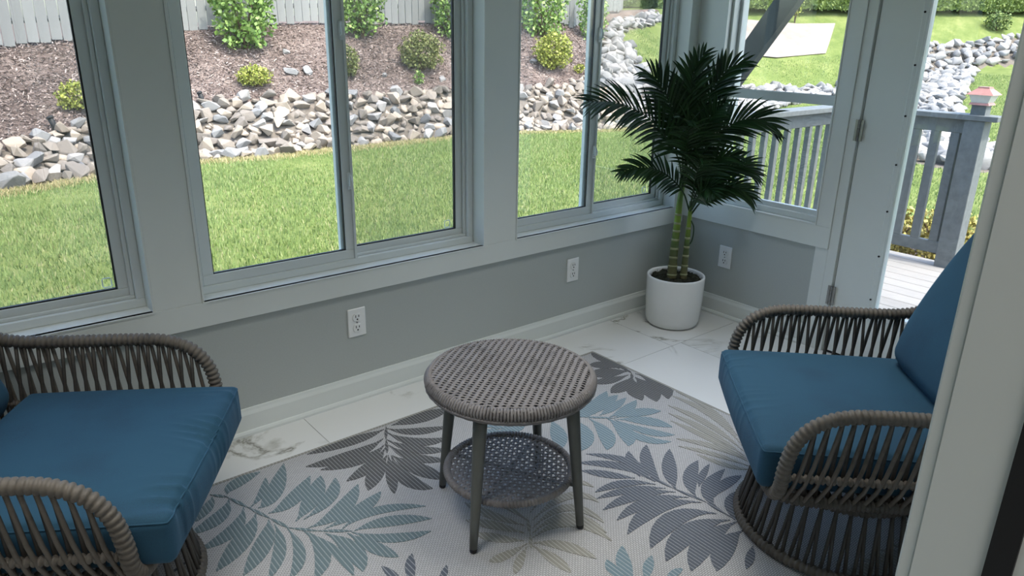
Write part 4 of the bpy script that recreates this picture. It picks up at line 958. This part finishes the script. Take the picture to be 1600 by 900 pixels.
def rock_pile(name, pts, pool, label, lift=0.0):
    V=[]; F=[]; n=0
    arr = []
    for me in pool:
        v = np.zeros(len(me.vertices)*3,np.float32); me.vertices.foreach_get('co',v); me.calc_loop_triangles()
        f = np.zeros(len(me.loop_triangles)*3,np.int32); me.loop_triangles.foreach_get('vertices',f); arr.append((v.reshape(-1,3),f.reshape(-1,3)))
    for (x,y,s) in pts:
        v,f = arr[rg.randrange(len(arr))]; m = np.array(rock_mat4(x,y,s,rg,lift)); V.append(v@m[:3,:3].T+m[:3,3]); F.append(f+n); n += len(v)
    return tag(mesh_np(name, np.vstack(V), np.vstack(F), pool[0].materials[0]), label, 'rocks', kind='stuff')
rest = near[290:]; rock_pile('small_rocks', rest, RT_, 'small tan and grey stones filling the rock border')
fr1=[]; place(9000,8.4,16,7.2,13.8,0.13,0.24,fr1); rock_pile('hillside_rocks', fr1, RG_, 'pale grey rocks of the dry creek climbing the slope behind the palm', 0.02)
fr2=[]; place(5000,9,34,5,9.5,0.16,0.30,fr2); place(6000,8.5,24.5,1,9,0.13,0.26,fr2); rock_pile('creek_rocks', fr2, RG_, 'pale grey rocks of the dry creek seen past the deck railing', 0.02)
for (x,y,s,lb) in ((1.98,10.25,.14,'pale stone lying on the mulch right of the big bush'),(1.84,9.72,.15,'flat tan stone on the mulch above the rock border, left of its pair'),(2.14,9.74,.15,'flat tan stone on the mulch above the rock border, right of its pair'),(3.57,9.62,.09,'small pale stone on the mulch left of the olive shrub'),(4.74,9.49,.10,'small pale stone on the mulch right of the olive shrub'),(7.18,9.67,.11,'pale stone on the mulch beside the yellow shrub in the corner window')):
    o = link('loose_stone', RG_[rg.randrange(10)]); o.matrix_world = rock_mat4(x,y,s,rg,-0.02); tag(o, lb, 'rock')
# ---- black drain stubs poking out of the slope
for (x,y,lb) in ((-1.87,8.63,'short black landscape spotlight on the mulch in the far left window'),(0.2,9.19,'short black landscape spotlight on the mulch in the middle window')):
    t = thing('garden_spotlight', lb, 'light', (x,y,float(terr(x,y))), 0, 'garden spotlights')
    bm = bmesh.new(); tube(bm, [(0,0,-0.05),(-0.02,0.0,0.05),(-0.055,0,0.17)], [0.03,0.034,0.036], 12); obj('body', bm, M['black'], t, True)
    bm = bmesh.new(); tube(bm, [(-0.054,0,0.168),(-0.062,0,0.19)], [0.042,0.042], 12); obj('hood', bm, M['black'], t, True)

# ---- wooden fence
fence = thing('wooden_fence', 'weathered grey board fence along the top of the mulch slope', 'fence', (0,11,0))
bm = bmesh.new(); bx(bm, -0.0715,0.0715,-0.011,0.011,0,1.75); pk = bpy.data.meshes.new('picket'); bm.to_mesh(pk); bm.free(); pk.materials.append(M['fence'])
fp = [(-8,11.0),(9.6,11.0),(15.5,14.6)]; d = 0.0; k = 0
for (ax,ay),(bx_,by_) in zip(fp,fp[1:]):
    Ls = math.hypot(bx_-ax,by_-ay); m = int(Ls/0.156); an = math.atan2(by_-ay,bx_-ax)
    for i in range(m):
        t = (i+.5)/m; x = ax+(bx_-ax)*t; y = ay+(by_-ay)*t
        if x < -4.5 or x > 14.5: continue
        o = link('picket', pk, fence); o.location = (x, y-11+rg.uniform(-.006,.006), float(terr(x,y))+0.03+rg.uniform(-.03,.05)); o.rotation_euler = (rg.uniform(-.01,.01),rg.uniform(-.008,.008),an)
    for zz in (0.35,1.3):
        bm = bmesh.new(); P=[(ax+(bx_-ax)*t, ay+(by_-ay)*t-11+0.05, float(terr(ax+(bx_-ax)*t,ay+(by_-ay)*t))+zz) for t in np.linspace(0,1,12)]; tube(bm,P,0.04,4); obj('fence_rail', bm, M['fence'], fence)

# ---- shrubs
def foliage_np(n, rad, cz, leaf, rgn, hollow=0.45, fl=None):
    u = rgn.normal(0,1,(n,3)); u /= np.linalg.norm(u,axis=1)[:,None]
    # lumpy crown
    lump = 1+0.16*np.sin(u[:,0]*5+1)*np.sin(u[:,1]*6)+0.10*np.sin(u[:,2]*9+u[:,0]*7)
    r = (hollow+(1-hollow)*rgn.random(n)**0.6)*lump
    p = u*r[:,None]*np.array(rad)+np.array([0,0,cz]); p = p[p[:,2]>0.02]; n = len(p)
    d = rgn.normal(0,1,(n,3))+np.array([0,0,.5]); d /= np.linalg.norm(d,axis=1)[:,None]; e = np.cross(d,rgn.normal(0,1,(n,3))); e /= np.linalg.norm(e,axis=1)[:,None]
    l = (leaf*rgn.uniform(.6,1.2,n))[:,None]; w = l*.38
    V = np.stack([p-d*l*.5,p+e*w,p+d*l*.5,p-e*w],1).reshape(-1,3); return V, np.arange(4*n).reshape(-1,4)
def shrub(name, x, y, rad, cz, n, leaf, mat, label, seed, stems=7, group=None):
    t = thing(name, label, 'shrub', (x,y,float(terr(x,y))), 0, group); rgn = np.random.default_rng(seed)
    V_,F_ = foliage_np(n, rad, cz, leaf, rgn); tag(mesh_np('foliage', V_, F_, M[mat], t), kind='stuff')
    bm = bmesh.new()
    for k in range(stems):
        a = 2*PI*k/stems+rgn.uniform(0,1); e = np.array([rad[0]*.7*math.cos(a),rad[1]*.7*math.sin(a),cz+rad[2]*rgn.uniform(.1,.6)])
        tube(bm, [(0,0,-0.05),e*np.array([.35,.35,.5]),e], [0.014,0.009,0.004], 5)
    obj('stem', bm, M['leafy_stem'], t); return t
shrub('leafy_bush', 1.36,10.37,(.52,.48,.85),.80,2600,.085,'bush','large bright green bush against the fence in the middle window',1)
shrub('leafy_bush', 3.70,10.62,(.48,.30,.60),.62,1500,.08,'bush','bright green bush against the fence in the right half of the middle window',2)
shrub('leafy_bush', 5.75,10.60,(.45,.32,.70),.68,1500,.08,'bush','bright green bush by the fence at the right edge of the middle window',3)
shrub('leafy_bush', 8.15,10.45,(.62,.42,.80),.72,2000,.085,'bush','bright green bush behind the yellow shrub in the corner window',4)
shrub('leafy_bush', 9.75,10.5,(.40,.32,.75),.70,1200,.08,'bush','bright green bush by the fence beside the corner window latch',5)
shrub('low_shrub', -1.50,9.12,(.25,.22,.20),.20,1100,.045,'shrub','small yellow green shrub in the far left window',6)
shrub('low_shrub', 1.10,9.45,(.27,.24,.17),.17,1300,.045,'shrub','low yellow green shrub right above the rocks in the middle window',7)
shrub('low_shrub', 2.84,9.60,(.19,.19,.27),.27,1300,.045,'olive','small olive shrub beside the middle window latch',8)
shrub('low_shrub', 4.45,9.72,(.42,.36,.36),.37,2600,.050,'olive','round olive shrub on the mulch in the right half of the middle window',9)
shrub('low_shrub', 7.49,9.35,(.42,.38,.38),.40,2600,.055,'shrub','round yellow green shrub on the mulch in the corner window',10)
shrub('weed', 0.26,10.57,(.10,.10,.12),.10,140,.05,'bush','tiny green weed on the mulch left of the large bush',11,3)
shrub('weed', 4.16,9.39,(.10,.08,.14),.12,140,.05,'bush','tiny green weed on the mulch below the olive shrub',12,3)
shrub('weed', -0.11,9.44,(.10,.10,.12),.10,140,.05,'shrub','tiny yellow green weed above the rocks beside the left mullion',13,3)
shrub('weed', 8.1,9.2,(.12,.10,.12),.10,160,.05,'shrub','tiny yellow green weed right of the yellow shrub',14,3)
shrub('border_shrub', 2.78,-0.05,(.24,.24,.26),.24,1100,.045,'golden','golden green shrub below the deck railing nearest the door stile',15)
shrub('border_shrub', 2.86,-0.42,(.24,.24,.25),.23,1100,.045,'golden','golden green shrub below the deck railing next to the lantern post',16)
shrub('border_shrub', 3.35,-0.25,(.20,.22,.25),.22,800,.045,'golden','golden green shrub behind its twins below the deck railing',17)
# ---- far hedges
def hedge(name, pts, hw, h, label, seed, n):
    t = thing(name, label, 'hedge', (pts[0][0],pts[0][1],0)); rgn = np.random.default_rng(seed); O = np.array([pts[0][0],pts[0][1],0])
    P = resample(np.array([(x,y,float(terr(x,y))) for x,y in pts]), 0.35); n_ = len(P); m = 13
    T = np.gradient(P,axis=0); T[:,2]=0; T /= np.linalg.norm(T,axis=1)[:,None]; N = np.stack([-T[:,1],T[:,0],0*T[:,0]],1)
    prof = [(-1,0),(-1.06,.2),(-1.08,.45),(-1.05,.7),(-.95,.9),(-.6,1),(0,1.03),(.6,1),(.95,.9),(1.05,.7),(1.08,.45),(1.06,.2),(1,0)]
    G = np.array([[P[i]+N[i]*hw*(a+rgn.normal(0,.05))+np.array([0,0,h*(b+rgn.normal(0,.02))])-O for a,b in prof] for i in range(n_)])
    idx = np.arange(n_*m).reshape(n_,m); F_ = np.stack([idx[:-1,:-1].ravel(),idx[1:,:-1].ravel(),idx[1:,1:].ravel(),idx[:-1,1:].ravel()],1)
    mesh_np('hedge_body', G.reshape(-1,3), F_, M['hedge_core'], t)
    k = rgn.integers(0,n_-1,n); j = rgn.integers(0,m-1,n); a = rgn.random(n)[:,None]; b = rgn.random(n)[:,None]
    p = G[k,j]*(1-a)*(1-b)+G[k+1,j]*a*(1-b)+G[k,j+1]*(1-a)*b+G[k+1,j+1]*a*b+rgn.normal(0,.03,(n,3))
    d = rgn.normal(0,1,(n,3)); d/=np.linalg.norm(d,axis=1)[:,None]; e = np.cross(d,rgn.normal(0,1,(n,3))); e/=np.linalg.norm(e,axis=1)[:,None]; l = .06
    V_ = np.stack([p-d*l,p+e*l*.5,p+d*l,p-e*l*.5],1).reshape(-1,3); tag(mesh_np('foliage', V_, np.arange(4*n).reshape(-1,4), M['hedge'], t), kind='stuff')
hedge('clipped_hedge', [(16.5,14.6),(19,13.6),(22.9,12.1),(25.0,11.0),(28,9.9),(34,7.6)], .55, .95, 'long clipped green hedge at the top of the far lawn', 1, 26000)
hedge('clipped_hedge', [(16,17.5),(22,15.6),(28,13.0),(38,9.2)], .9, 1.7, 'tall dark hedge behind the clipped hedge', 2, 26000)
shrub('box_shrub', 28.4,8.2,(.42,.42,.35),.3,900,.09,'hedge','small clipped shrub standing before the far hedge through the door',21)
shrub('sapling', 20.9,11.9,(.25,.25,.7),.9,260,.10,'shrub','thin pale sapling at the top of the dirt patch',22,5)

# ================================================================== DECK
ZD = -0.03
dk = tag(box('deck', (TH+0.001,2.24,-2.38,0.30,-0.25,ZD-0.028), M['deckrail']), 'pale wooden deck outside the glazed door', 'deck', kind='structure')
bm = bmesh.new(); bx(bm, 0,0.136,-2.38,0.30,-0.026,0,0.003); me = bpy.data.meshes.new('deck_board'); bm.to_mesh(me); bm.free(); me.materials.append(M['deck'])
x = TH+0.045
while x < 2.22: o = link('deck_board', me, dk); o.location = (x,0,ZD); x += 0.141
rl = thing('deck_railing', 'grey painted wooden deck railing with square balusters', 'railing')
RX, RY = 2.20, 0.185; CT = 1.035
def rbox(n, b, bev=0.003): return box(n, b, M['deckrail'], rl, bev)
rbox('cap_rail', (RX-0.075,RX+0.075,-0.84,RY+0.075,CT-0.035,CT)); rbox('cap_rail', (0.145,RX-0.0755,RY-0.075,RY+0.075,CT-0.035,CT))
rbox('top_rail', (RX-0.02,RX+0.02,-0.64,RY,CT-0.13,CT-0.0355)); rbox('top_rail', (0.145,RX-0.02,RY-0.02,RY+0.02,CT-0.13,CT-0.0355))
rbox('bottom_rail', (RX-0.02,RX+0.02,-0.64,RY,0.05,0.135)); rbox('bottom_rail', (0.145,RX-0.02,RY-0.02,RY+0.02,0.05,0.135))
rbox('end_post', (RX-0.0625,RX+0.0625,-0.765,-0.64,-0.2,CT-0.0355)); rbox('corner_post', (RX-0.0555,RX+0.0555,RY-0.055,RY+0.055,-0.2,CT-0.131))
def bal(cx,cy,n='baluster'): rbox(n, (cx-0.019,cx+0.019,cy-0.029,cy+0.029,0.1355,CT-0.1305), 0.002)
for k in range(6): bal(RX, -0.584+0.130*k)
for k in range(14): rbox('baluster', (0.235+0.140*k-0.019,0.235+0.140*k+0.019,RY-0.018,RY+0.018,0.1355,CT-0.1305), 0.002)
# lantern on the end post
ln = thing('post_lantern', 'square post lantern with copper pyramid cap on the deck railing', 'lantern', (RX,-0.7025,CT))
boxes('post_stub', [(-0.045,0.045,-0.045,0.045,0.0,0.075)], M['deckrail'], ln)
def frustum(n, a, b, z0, z1, mat):
    bm = bmesh.new(); v = [bm.verts.new((sx*r,sy*r,z)) for r,z in ((a,z0),(b,z1)) for sx,sy in ((-1,-1),(1,-1),(1,1),(-1,1))]
    for i in range(4): bm.faces.new((v[i],v[(i+1)%4],v[4+(i+1)%4],v[4+i]))
    bm.faces.new(v[3::-1]); bm.faces.new(v[4:]); return obj(n, bm, mat, ln)
frustum('collar', 0.062,0.055,0.066,0.080,M['copper']); frustum('lantern_body', 0.050,0.068,0.080,0.132,M['frost']); frustum('cap_roof', 0.082,0.036,0.132,0.172,M['copper']); frustum('cap_top', 0.036,0.034,0.172,0.182,M['copper'])
# diagonal brace and bracket outside
bm = bmesh.new()
a = np.array([0.50,0.19,1.13]); b = np.array([0.50,-0.78,2.49]); dd = (b-a)/np.linalg.norm(b-a); s = np.array([0,dd[2],-dd[1]]); 
vs_ = [bm.verts.new(a+dd*0.0+s*p+np.array([q,0,0])) for p,q in ((-.062,-.03),(.062,-.03),(.062,.03),(-.062,.03))]+[bm.verts.new(b+s*p+np.array([q,0,0])) for p,q in ((-.062,-.03),(.062,-.03),(.062,.03),(-.062,.03))]
for i in range(4): bm.faces.new((vs_[i],vs_[(i+1)%4],vs_[4+(i+1)%4],vs_[4+i]))
bm.faces.new(vs_[3::-1]); bm.faces.new(vs_[4:]); bmesh.ops.recalc_face_normals(bm, faces=bm.faces)
br = thing('eave_brace', 'dark grey diagonal eave brace outside the window beside the palm', 'brace')
M['brace'] = simple('dark_grey_beam_paint', (0.055,0.066,0.070), 0.7)
obj('diagonal_beam', bm, M['brace'], br)
boxes('wall_arm', [(TH,0.53,0.10,0.19,1.03,1.12)], M['brace'], br)
bm = bmesh.new(); P = [(0.10,0.20,1.20),(0.10,0.22,1.55),(0.08,0.26,1.70),(0.02,0.33,1.86),(-0.06,0.42,1.98),(-0.10,0.46,2.45)]
tube(bm, resample(catmull(P,6),0.05), 0.05, 4); 
eb = thing('eave_bracket', 'dark curved eave bracket outside the corner window', 'bracket'); obj('curved_bracket', bm, M['brace'], eb)
boxes('bracket_post', [(0.03,0.14,TH+0.001,TH+0.09,-0.2,1.25)], M['brace'], eb)
